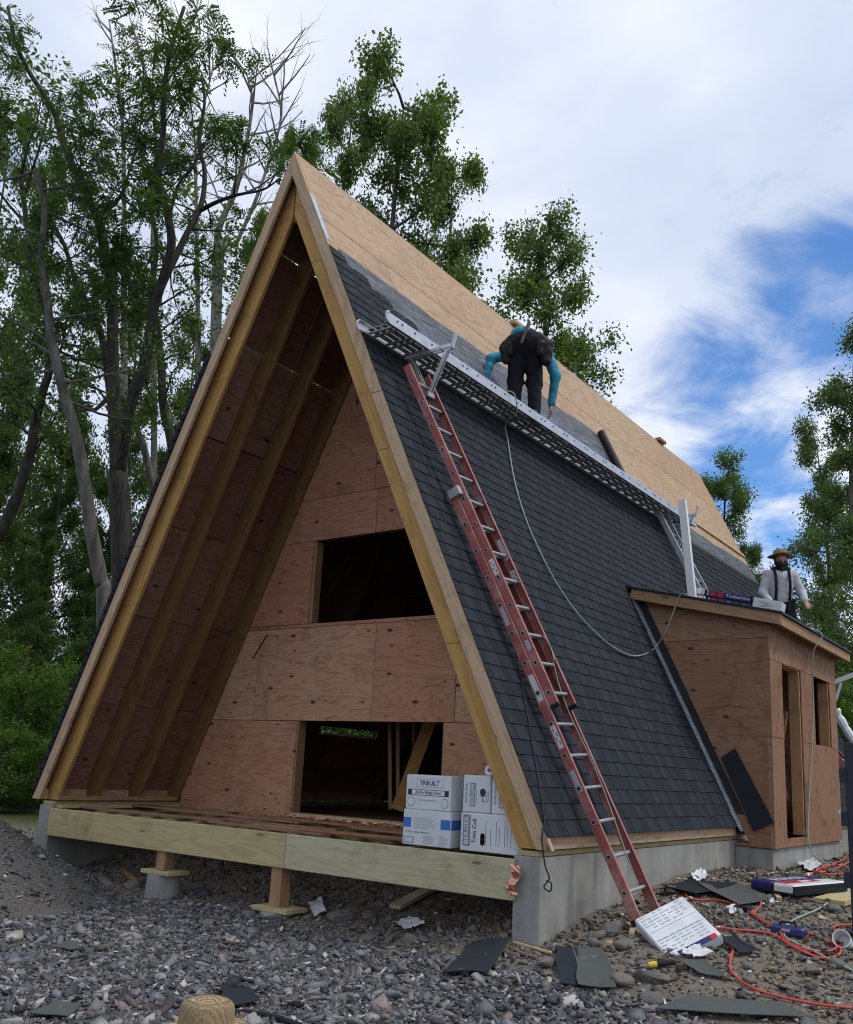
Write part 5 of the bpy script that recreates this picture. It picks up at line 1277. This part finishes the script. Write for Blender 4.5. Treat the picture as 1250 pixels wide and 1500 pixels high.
for u, v, s, lab in ((898, 1366, .135, 'rounded tan boulder against the ladder foot'), (915, 1390, .12, 'rounded brown boulder below the tan one by the ladder'), (603, 1381, .105, 'rounded pale stone in front of the white rag'), (545, 1345, .11, 'grey boulder beside the black sheet under the deck'),
                     (800, 1415, .085, 'pale stone wedged between two shingle scraps'), (497, 1347, .13, 'flat blue grey slab of stone standing by the deck pier'), (195, 1302, .115, 'tan stone in front of the left deck pier'), (955, 1468, .09, 'flat cream stone in the gravel below the tool'),
                     (870, 1385, .09, 'grey stone half buried beside the boulder'), (20, 1180, .42, 'big pale boulder behind the stone dust heap'), (950, 1436, .11, 'sharp blue grey rock in the gravel near the tool'), (915, 1440, .10, 'dark angular rock beside the shingle scrap'), (970, 1436, .08, 'black lumpy rock below the yellow tool')):
    stone(gpix(u, v), s, lab, None, 'boulder' if 'boulder' in lab else 'stone')
grp = 'loose stones in the dirt along the house'
for k in range(150):
    if k < 60: u, v = q.uniform(110, 770), 0; v = 1262+(u-110)*.16+q.uniform(0, 75)
    elif k < 100: u = q.uniform(540, 900); v = 1365+q.uniform(0, 50)
    else: u = q.uniform(800, 1245); v = q.uniform(1270, 1440)
    p = gpix(u, v)
    if abs(p.x) < 3.7 and p.y > 2.0: continue
    if p.x > 3.25 and p.x < 3.6 and p.y > -.05: continue
    stone(p, q.choice((.025, .03, .035, .035, .04, .05, .06, .085)), 'small loose stone in the dirt around the house foundation', grp)

# gravel, pebbles, heap
def chips(name, xy, size, cols, mat, flat=(.12, .42), tilt=.5, lift=.4, zf=None, seed=1):
    r_ = np.random.default_rng(seed); n = len(xy)
    cube = np.array([(x, y, z) for x in (-1, 1) for y in (-1, 1) for z in (-1, 1)], float)
    v = cube[None]*r_.uniform(.22, 1.0, (n, 8, 3)); v *= .58
    sc_ = np.stack([size*r_.uniform(.75, 1.5, n), size*r_.uniform(.55, 1.0, n), size*r_.uniform(*flat, n)], 1); v *= sc_[:, None]
    yaw = r_.uniform(0, 6.283, n); a, b = r_.normal(0, tilt, n), r_.normal(0, tilt, n)
    def rotm(ax_, t):
        c, s = np.cos(t), np.sin(t); m = np.zeros((n, 3, 3)); i, j = [(1, 2), (0, 2), (0, 1)][ax_]
        m[:, ax_, ax_] = 1; m[:, i, i] = c; m[:, j, j] = c; m[:, i, j] = -s; m[:, j, i] = s; return m
    R_ = rotm(2, yaw) @ rotm(0, a) @ rotm(1, b)
    v = np.einsum('nij,nkj->nki', R_, v)
    z = (zf or gz)(xy[:, 0], xy[:, 1]) + sc_[:, 2]*lift
    v += np.stack([xy[:, 0], xy[:, 1], z], 1)[:, None]
    f = np.array([(0, 1, 3, 2), (4, 6, 7, 5), (0, 4, 5, 1), (2, 3, 7, 6), (0, 2, 6, 4), (1, 5, 7, 3)])
    qd = (f[None]+8*np.arange(n)[:, None, None]).reshape(-1, 4)
    ci = r_.choice(len(cols), n, p=[c[1] for c in cols]); base_ = np.array([c[0] for c in cols])[ci]*r_.uniform(.5, 1.95, (n, 1))
    return tag(fast_mesh(name, v.reshape(-1, 3), qd, mat, None, col=np.repeat(base_, 8, 0)), kind='stuff')
def infr(xy, z=-.9, m=60):
    d = np.stack([xy[:, 0]-CAM_P.x, xy[:, 1]-CAM_P.y, np.full(len(xy), z-CAM_P.z)], 1); dep = d@np.array(CF)
    u = 625+FPX*(d@np.array(CR))/dep; v = 833-FPX*(d@np.array(CU))/dep
    return (dep > .5) & (u > -m*4) & (u < 1250+m*4) & (v < 1500+m*5)
def scatter(n, x0, x1, y0, y1, seed):
    r_ = np.random.default_rng(seed); return np.stack([r_.uniform(x0, x1, n), r_.uniform(y0, y1, n)], 1)
xy = scatter(230000, -6.5, 8.5, -6.0, 1.6, 5); xy = xy[infr(xy)]
edge = -.35 + .35*wob(xy[:, 0], xy[:, 1], 1.1)*.6 - .10*np.maximum(xy[:, 0]-2, 0)
keep = (xy[:, 1] < edge) | (np.random.default_rng(8).random(len(xy)) < .10)
keep &= ~((xy[:, 1] > -.03) & (np.abs(xy[:, 0]) < 3.6) & (xy[:, 1] > 1.5))
keep &= ~((np.abs(np.abs(xy[:, 0])-3.43) < .16) & (xy[:, 1] > -.05))
xy = xy[keep]; r_ = np.random.default_rng(9)
slate = [((.115, .120, .130), .40), ((.070, .074, .082), .24), ((.17, .165, .16), .14), ((.125, .098, .092), .12), ((.30, .285, .26), .07), ((.045, .046, .05), .03)]
xy = xy[:90000]; sz = np.clip(r_.lognormal(math.log(.027), .55, len(xy)), .010, .13)
chips('slate_gravel', xy, sz, slate, MT['chip'], seed=2)['label'] = 'crushed blue grey slate gravel covering the yard'
xy = scatter(70000, -3.3, 8.0, -1.2, 9.5, 6); xy = xy[infr(xy)]
bad = (np.abs(xy[:, 0]) < 3.62) & (xy[:, 1] > 2.0); bad |= (np.abs(np.abs(xy[:, 0])-3.43) < .16) & (xy[:, 1] > -.05); bad |= (xy[:, 0] < 4.05) & (xy[:, 1] > 4.8) & (xy[:, 1] < 8.4)
bad |= (xy[:, 1] < -.4)
xy = xy[~bad][:42000]
soil = [((.13, .11, .085), .40), ((.085, .07, .052), .25), ((.20, .175, .14), .17), ((.14, .135, .13), .13), ((.28, .26, .22), .05)]
chips('dirt_pebbles', xy, np.clip(np.random.default_rng(4).lognormal(math.log(.017), .55, len(xy)), .006, .08), soil, MT['pebble'], flat=(.45, .8), seed=3)['label'] = 'brown pebbles and clods in the dirt along the foundation'
xy = scatter(2600, 3.4, 7.5, -1.5, 7.5, 61); xy = xy[infr(xy)]; xy = xy[~((xy[:, 0] < 3.62) | ((xy[:, 0] < 4.1) & (xy[:, 1] > 4.8)))]
bits = [((.36, .25, .15), .35), ((.035, .038, .042), .30), ((.50, .50, .48), .12), ((.20, .12, .07), .23)]
chips('building_debris', xy, np.clip(np.random.default_rng(77).lognormal(math.log(.03), .6, len(xy)), .01, .14), bits, MT['pebble'], flat=(.06, .18), tilt=.25, lift=1.2, seed=8)['label'] = 'wood chips and shingle crumbs strewn over the dirt'
# heap of stone dust at the left
HC = (-3.35, -1.45)
def heap(x, y):
    dx_, dy_ = (x-HC[0]), (y-HC[1]); r_ = np.sqrt((dx_/2.55)**2+(dy_/1.75)**2)
    return gz(x, y) - .05 + 1.30*np.maximum(0, 1-r_)**1.05*(1+.05*wob(x, y, 2.5)) + .03*wob(x, y, 4)
hx = np.linspace(-6.6, -.9, 110); hy = np.linspace(-3.6, .5, 90); XX, YY = np.meshgrid(hx, hy, indexing='ij')
hv = np.stack([XX, YY, heap(XX, YY)], -1).reshape(-1, 3); ii = np.arange(110*90).reshape(110, 90)
hq = np.stack([ii[:-1, :-1], ii[1:, :-1], ii[1:, 1:], ii[:-1, 1:]], -1).reshape(-1, 4)
ok = (hv[hq].mean(1)[:, 2] > gz(hv[hq].mean(1)[:, 0], hv[hq].mean(1)[:, 1])-.04)
tag(fast_mesh('stone_dust_heap', hv, hq[ok], MT['sand'], smooth=True), 'heap of fine grey stone dust left of the porch', 'heap')
xy = scatter(22000, -6.3, -1.0, -3.4, .4, 14); xy = xy[((xy[:, 0]-HC[0])/2.55)**2+((xy[:, 1]-HC[1])/1.75)**2 < 1]
chips('heap_grit', xy, np.clip(np.random.default_rng(41).lognormal(math.log(.016), .6, len(xy)), .006, .09), slate, MT['chip'], zf=heap, seed=5)['label'] = 'loose grit strewn over the stone dust heap'
# ------------------------------------------------------------------ trees
def leaf_quads(c, d, n, L, Wd):
    """rhombus leaves: c base points, d directions, n normals"""
    s = np.cross(d, n); s /= np.linalg.norm(s, axis=1)[:, None]+1e-9
    L = L[:, None]; Wd = Wd[:, None]; nn = np.cross(s, d)
    return np.stack([c, c+d*L*.45+s*Wd*.5+nn*L*.06, c+d*L, c+d*L*.45-s*Wd*.5+nn*L*.06], 1)
class Tree:
    def __init__(s, seed): s.r = np.random.default_rng(seed); s.mb = MB(); s.tw = []; s.q = random.Random(seed)
    def limb(s, pts, r0, r1, n=7, sub=4):
        pts = spline(pts, sub) if len(pts) > 2 else [V(p) for p in pts]
        m = len(pts); s.mb.tube(pts, [r0+(r1-r0)*(i/(m-1))**.8 for i in range(m)], n); return pts
    def grow(s, p, d, L, r, lev, bend=.25, up=.12, kids=(5, 5), leafy=True, ang=.75, ratio=.55, start=.25):
        n = 4 if lev > 0 else 3; pts = [V(p)]; d = V(d).normalized()
        for i in range(n):
            d = (d + V((s.q.gauss(0, bend), s.q.gauss(0, bend), s.q.gauss(0, bend*.7)+up))*.5).normalized(); pts.append(pts[-1]+d*L/n)
        s.mb.tube(pts, [r*(1-.7*i/n) for i in range(n+1)], 6 if r > .05 else 4 if r > .015 else 3, cap=False)
        if lev == 0:
            s.tw.append((pts[0], pts[-1], d)); return
        k = kids[min(lev, len(kids)-1)]
        for i in range(k):
            t = start+(1-start)*(i+s.q.random())/k; j = min(int(t*n), n-1); f = t*n-j; b = pts[j].lerp(pts[j+1], f)
            ax_ = (pts[j+1]-pts[j]).normalized(); o = V((s.q.gauss(0, 1), s.q.gauss(0, 1), s.q.gauss(0, 1))); o = (o-ax_*o.dot(ax_)).normalized()
            a = ang*s.q.uniform(.7, 1.25)
            s.grow(b, ax_*math.cos(a)+o*math.sin(a), L*ratio*s.q.uniform(.7, 1.25)*(1.15-.4*t), r*(1-.6*t)*.5, lev-1, bend, up, kids, leafy, ang, ratio, start)
        if lev == 1: s.tw.append((pts[-2], pts[-1], d))
    def leaves(s, per, size, compound=False, spread=.22, droop=.3):
        a = np.array([t[0] for t in s.tw]); b = np.array([t[1] for t in s.tw]); n = len(a); r = s.r
        t = r.random((n, per)); c = a[:, None]+(b-a)[:, None]*t[..., None]; dr = (b-a)/(np.linalg.norm(b-a, axis=1)[:, None]+1e-9)
        c = c.reshape(-1, 3); dr = np.repeat(dr, per, 0); N = len(c)
        d = dr*.5 + r.normal(0, .7, (N, 3)); d[:, 2] -= droop; d /= np.linalg.norm(d, axis=1)[:, None]
        if compound:          # a stalk with paired leaflets
            RL = r.uniform(.22, .42, N)*size/.1; k = 6; out = []
            nrm = r.normal(0, .45, (N, 3)); nrm[:, 2] += 1; sd_ = np.cross(d, nrm); sd_ /= np.linalg.norm(sd_, axis=1)[:, None]
            for i in range(k):
                f = (i+1.2)/(k+.2)
                for sg in (-1, 1):
                    p = c+d*(RL*f)[:, None]; p[:, 2] -= RL*f*f*.25
                    dd = d*.55+sd_*sg*.85; dd[:, 2] -= .25+.2*r.random(N); dd /= np.linalg.norm(dd, axis=1)[:, None]
                    out.append(leaf_quads(p, dd, nrm, size*r.uniform(.7, 1.15, N)*(1-.2*f), size*.36*r.uniform(.8, 1.2, N)))
            q_ = np.concatenate(out)
        else:
            c = c + r.normal(0, spread*.5, (N, 3)); nrm = r.normal(0, .8, (N, 3)); nrm[:, 2] += .6
            q_ = leaf_quads(c, d, nrm, size*r.uniform(.65, 1.3, N), size*.62*r.uniform(.7, 1.2, N))
        return q_.reshape(-1, 3)
    def build(s, name, lab, cat, base, bark_, leaf, lv, group=None):
        M = T(*base); t = thing(name, lab, cat, M, group)
        s.mb.build('trunk', bark_, t, M, world=True, smooth=True)
        if lv is not None:
            loc = lv-np.array(base); fast_mesh('crown', loc, np.arange(len(loc)).reshape(-1, 4), leaf, t, M=M)
        return t
def pxl(pts, dep, jit=None): return [at_depth(u, v, dep+(j if jit else 0)) for (u, v), j in zip(pts, jit or [0]*len(pts))]
def gbase(u, v, dep):
    p = at_depth(u, v, dep); return V((p.x, p.y, float(gz(p.x, p.y))-.15))

# the tall many-stemmed tree left of the gable
t1 = Tree(11); dep = 18.0
b0 = gbase(184, 1150, dep)
trunk = t1.limb([b0, *pxl([(182, 900), (178, 780), (172, 690)], dep)], .27, .19, 10)
stems = [([(172, 700), (168, 600), (165, 500), (165, 430), (150, 350), (143, 320), (120, 270), (95, 215), (82, 170), (65, 140), (40, 100), (22, 60), (12, 10)], [0, .1, .2, .3, .4, .5, .5, .6, .6, .7, .8, .8, .9], .14, .03),
         ([(174, 700), (190, 600), (215, 520), (226, 450), (250, 370), (247, 320), (232, 260), (239, 200), (240, 140), (250, 75), (270, 10)], [0, -.3, -.6, -.8, -1, -1.1, -1.2, -1.2, -1.3, -1.4, -1.4], .13, .03),
         ([(222, 470), (232, 432), (270, 350), (295, 300), (300, 250), (292, 210), (300, 150), (295, 110)], [-.7, -.6, -.3, 0, .2, .4, .5, .6], .085, .022),
         ([(290, 310), (320, 295), (350, 285), (385, 278), (410, 262)], [0, -.3, -.6, -.9, -1.1], .05, .012),
         ([(175, 730), (160, 560), (145, 480), (115, 425), (95, 360), (75, 320), (72, 280)], [0, .6, 1, 1.4, 1.7, 1.9, 2], .10, .02),
         ([(143, 320), (175, 290), (190, 250), (205, 190), (210, 120)], [.5, .9, 1.2, 1.4, 1.5], .05, .012),
         ([(247, 320), (262, 270), (285, 240), (310, 190)], [-1.1, -1.4, -1.6, -1.7], .04, .01)]
for pts, jt, r0, r1 in stems:
    L = t1.limb(pxl(pts, dep, jt), r0, r1, 8)
    m = len(L)
    for i in range(7, m, 2):
        f = i/m
        if t1.q.random() < .10: continue
        o = V((t1.q.gauss(0, 1), t1.q.gauss(0, 1), t1.q.gauss(.1, .5))).normalized()
        t1.grow(L[i], o, t1.q.uniform(.9, 1.9)*(1.15-.3*f), .022*(1.2-.5*f), 2, .3, .10, (3, 3, 4), ang=.7, ratio=.55)
t1.build('ash_tree', 'tall dark many-stemmed tree with feathery leaves left of the gable', 'tree', b0, MT['bark'], MT['leaf1'], t1.leaves(4, .10, True))
# curved pale trunk and leaning trunk beside it
def stem_tree(seed, pts, dep, r0, r1, lab, bark_, leaf, lvl, per, size, base_px, reach=(1.2, 2.6), frm=6, comp=False, name='woodland_tree'):
    t = Tree(seed); b = gbase(*base_px, dep); L = t.limb([b, *pxl(pts, dep)], r0, r1, 8); m = len(L)
    for i in range(frm, m, 2):
        o = V((t.q.gauss(0, 1), t.q.gauss(0, 1), t.q.gauss(.25, .4))).normalized()
        t.grow(L[i], o, t.q.uniform(*reach), .035, lvl, .3, .10, (4, 5), ang=.75)
    return t.build(name, lab, 'tree', b, bark_, leaf, t.leaves(per, size, comp) if per else None)
stem_tree(21, [(153, 890), (148, 850), (134, 778), (124, 706), (114, 650), (104, 610), (90, 562), (80, 518), (74, 494), (70, 440), (60, 380), (66, 310), (52, 250)], 16.5, .15, .05, 'crooked tree with pale curving trunk beside the dark trunk', MT['bark2'], MT['leaf3'], 2, 5, .10, (158, 1150), (1.0, 2.0), 26)
stem_tree(22, [(-30, 850), (0, 782), (24, 730), (44, 666), (52, 618), (64, 570), (72, 540), (70, 470), (50, 400), (40, 330), (30, 260)], 20, .16, .05, 'leaning dark tree at the edge of the woods', MT['bark'], MT['leaf3'], 2, 6, .12, (-50, 1150), (1.4, 2.6), 14)
stem_tree(23, [(262, 760), (252, 650), (240, 598), (236, 530), (230, 474), (222, 430), (230, 360), (220, 300)], 21, .15, .04, 'straight dark tree close behind the left roof slope', MT['bark'], MT['leaf2'], 2, 6, .12, (275, 1150), (1.2, 2.2), 12)
stem_tree(24, [(232, 800), (214, 668), (196, 620), (172, 575), (140, 600), (128, 590)], 19, .10, .03, 'low arched bare limb of a tree behind the roof edge', MT['bark2'], MT['leaf3'], 1, 4, .10, (238, 1150), (.5, 1.0), 18)
# bleached dead trees
def snag(seed, pts, dep, r0, lab, base_px, n=10, reach=(.9, 2.4)):
    t = Tree(seed); b = gbase(*base_px, dep); L = t.limb([b, *pxl(pts, dep)], r0, .02, 8); m = len(L)
    for i in range(int(m*.45), m, max(1, int(m*.5/n))):
        o = V((t.q.gauss(0, 1), t.q.gauss(0, 1), .9)).normalized(); t.grow(L[i], o, t.q.uniform(*reach), .035, 2, .18, .22, (2, 3), ang=.5, ratio=.5)
    t.build('dead_tree', lab, 'tree', b, MT['dead'], None, None, 'bare dead trees left of the ridge')
snag(31, [(315, 560), (316, 440), (320, 340), (345, 280), (360, 215), (370, 150), (362, 110)], 26, .17, 'bleached bare dead tree with forked top nearest the ridge', (315, 1150), 12)
snag(32, [(322, 420), (345, 360), (372, 300), (395, 235), (412, 170), (402, 110)], 25, .09, 'thin bare dead tree leaning toward the roof peak', (316, 1150), 10, (.8, 1.8))
snag(33, [(290, 560), (290, 445), (288, 300), (287, 225), (300, 150), (310, 110)], 27, .10, 'slim straight dead pole tree behind the feathery tree', (290, 1150), 8)
snag(34, [(182, 480), (182, 320), (180, 190), (170, 100), (160, 30)], 28, .13, 'tall bare dead tree behind the feathery crown', (185, 1150), 9)
snag(35, [(226, 500), (224, 350), (228, 200), (215, 110), (195, 40)], 29, .12, 'pale dead trunk showing between the dark stems', (226, 1150), 8)

# leafy prototypes for the trees behind
def proto(seed, h, crown_r, c0, bark_, leaf, per, size, n1=15, name='maple_tree', comp=False, lev=2):
    t = Tree(seed); L = t.limb([V((0, 0, -.2)), V((.15, .1, h*.3)), V((-.1, .1, h*.6)), V((.05, -.05, h*.97))], .022*h, .015, 8, 6); m = len(L)
    for i in range(n1*2):
        f = c0+(1-c0)*(i+.5)/(n1*2); j = min(m-1, int(f*m)); g_ = (f-c0)/(1-c0)
        reach = crown_r*(.45+1.0*math.sin(min(1, g_*1.15+.22)*math.pi))*t.q.uniform(.45, 1.0)*.62
        th = i*2.4+t.q.uniform(-.5, .5); o = V((math.cos(th), math.sin(th), t.q.uniform(.05, .7))).normalized()
        t.grow(L[j], o, max(reach, .6), .03, lev, .28, .10, (6, 6, 6), ang=.74, ratio=.5)
    return t, t.leaves(per, size, comp)
PR = {}
def protot(key, *a, **k):
    t, lv = proto(*a, **k)
    me_t = t.mb; nm_ = k.get('name', 'maple_tree'); ob = me_t.build('trunk', a[4], None, Matrix(), smooth=True); tm = ob.data; bpy.data.objects.remove(ob)
    oc = fast_mesh('crown', lv, np.arange(len(lv)).reshape(-1, 4), a[5]); cm = oc.data; bpy.data.objects.remove(oc); PR[key] = (tm, cm, a[1], nm_)
protot('m1', 41, 10, 3.1, .30, MT['bark'], MT['leaf2'], 26, .078)
protot('m2', 42, 10, 2.9, .25, MT['bark'], MT['leaf2'], 26, .078)
protot('w1', 43, 10, 2.6, .12, MT['bark'], MT['leaf3'], 22, .085, name='woodland_tree')
protot('w2', 44, 10, 2.5, .18, MT['bark2'], MT['leaf3'], 22, .085, name='woodland_tree')
protot('p1', 45, 10, 2.6, .22, MT['bark2'], MT['leaf4'], 24, .078, name='pale_tree')
protot('b1', 46, 3, 1.6, .05, MT['bark'], MT['leaf5'], 12, .075, n1=9, name='bush')
def plant(key, u, vtop, dep, lab, group=None, wide=1.0, cat='tree', rot=0, vbase=1150):
    tp_ = at_depth(u, vtop, dep); gzv = float(gz(tp_.x, tp_.y)); tm, cm, h, nm_ = PR[key]
    s_ = (tp_.z-gzv)/h; M = T(tp_.x, tp_.y, gzv) @ Matrix.Rotation(rot, 4, 'Z') @ Matrix.Diagonal((s_*wide, s_*wide, s_, 1))
    t = thing(nm_, lab, cat, M, group)
    attach(bpy.data.objects.new('trunk', tm), t, M); attach(bpy.data.objects.new('crown', cm), t, M); return t
plant('m1', 590, 135, 27, 'leafy maple standing behind the roof ridge, tallest of that row', wide=.82, rot=.4)
plant('m2', 515, 140, 29, 'loose green tree rising behind the roof peak', wide=.6, rot=2.1)
plant('m2', 665, 235, 28, 'rounded maple just beyond the tallest one behind the ridge', wide=.72, rot=3.3)
plant('m1', 800, 345, 28, 'full maple behind the middle of the ridge, past the bent roofer', wide=.85, rot=5.0)
plant('m1', 1060, 690, 34, 'dense maple behind the far end of the ridge', wide=.95, rot=1.0)
plant('w2', 1100, 800, 40, 'small green tree in the gap behind the person in the straw hat', wide=.8, rot=.3)
plant('p1', 1245, 505, 24, 'tall pale green tree beyond the entry', wide=.95, rot=.6)
plant('p1', 1200, 640, 27, 'slimmer pale tree standing against the tall pale one', wide=.75, rot=4.2)
plant('w1', 1215, 830, 26, 'darker low tree under the tall pale one beyond the entry', wide=.85, rot=2.6)
plant('w2', 1270, 850, 32, 'woodland tree filling the gap right of the entry wall', wide=1.0, rot=.9)
gp_ = 'woodland trees behind the left side of the house'
for k, (u, v, d, key, wd, ro) in enumerate(((20, 190, 29, 'w1', .55, 0), (-60, 170, 27, 'w2', .6, 1), (75, 240, 32, 'w2', .5, 2), (130, 420, 34, 'w1', .6, 3), (210, 430, 36, 'w2', .6, 4), (290, 480, 33, 'w1', .6, 5), (380, 330, 36, 'm2', .45, 1.5), (440, 215, 33, 'm2', .42, .5), (10, 560, 26, 'w1', .8, 2.5), (100, 640, 28, 'w2', .8, 3.5), (180, 650, 30, 'w1', .8, .7), (250, 660, 30, 'w2', .8, 1.9),
                                 (-20, 780, 24, 'w2', 1.0, 4.1), (60, 800, 23, 'w1', 1.0, .2), (130, 840, 25, 'w2', 1.0, 5.1), (320, 600, 38, 'w2', .7, 2.2), (-110, 500, 24, 'w1', .8, 1.1), (160, 860, 22, 'w1', 1.0, 2.9))):
    plant(key, u, v, d, 'leafy tree in the woods left of the house', gp_, wd, rot=ro)
gp_ = 'bushes at the edge of the woods'
for u, v, d, ro, wd in ((-20, 960, 19, 0, 1.2), (40, 1000, 18, 1, 1.2), (95, 985, 20, 2, 1.2), (10, 1075, 16.5, 3, 1.4), (65, 1085, 17, 4, 1.3), (-50, 1050, 16.5, 5, 1.3), (120, 1050, 19, 2.5, 1.2), (150, 950, 22, .5, 1.2), (1262, 1010, 20, 3.3, 1.2), (1250, 950, 26, 1.7, 1.4)):
    plant('b1', u, v, d, 'bright green bush at the edge of the woods', gp_, wd, 'bush', ro)
# leafy slope seen through the opening in the far roof slope
for u, v, d, ro in ((470, 960, 19, 1), (520, 950, 20, 3), (560, 960, 19.5, 5), (430, 930, 21, 2)):
    plant('b1', u, v, d, 'bright green bush behind the far roof slope', 'bushes behind the far roof slope', 1.2, 'bush', ro)
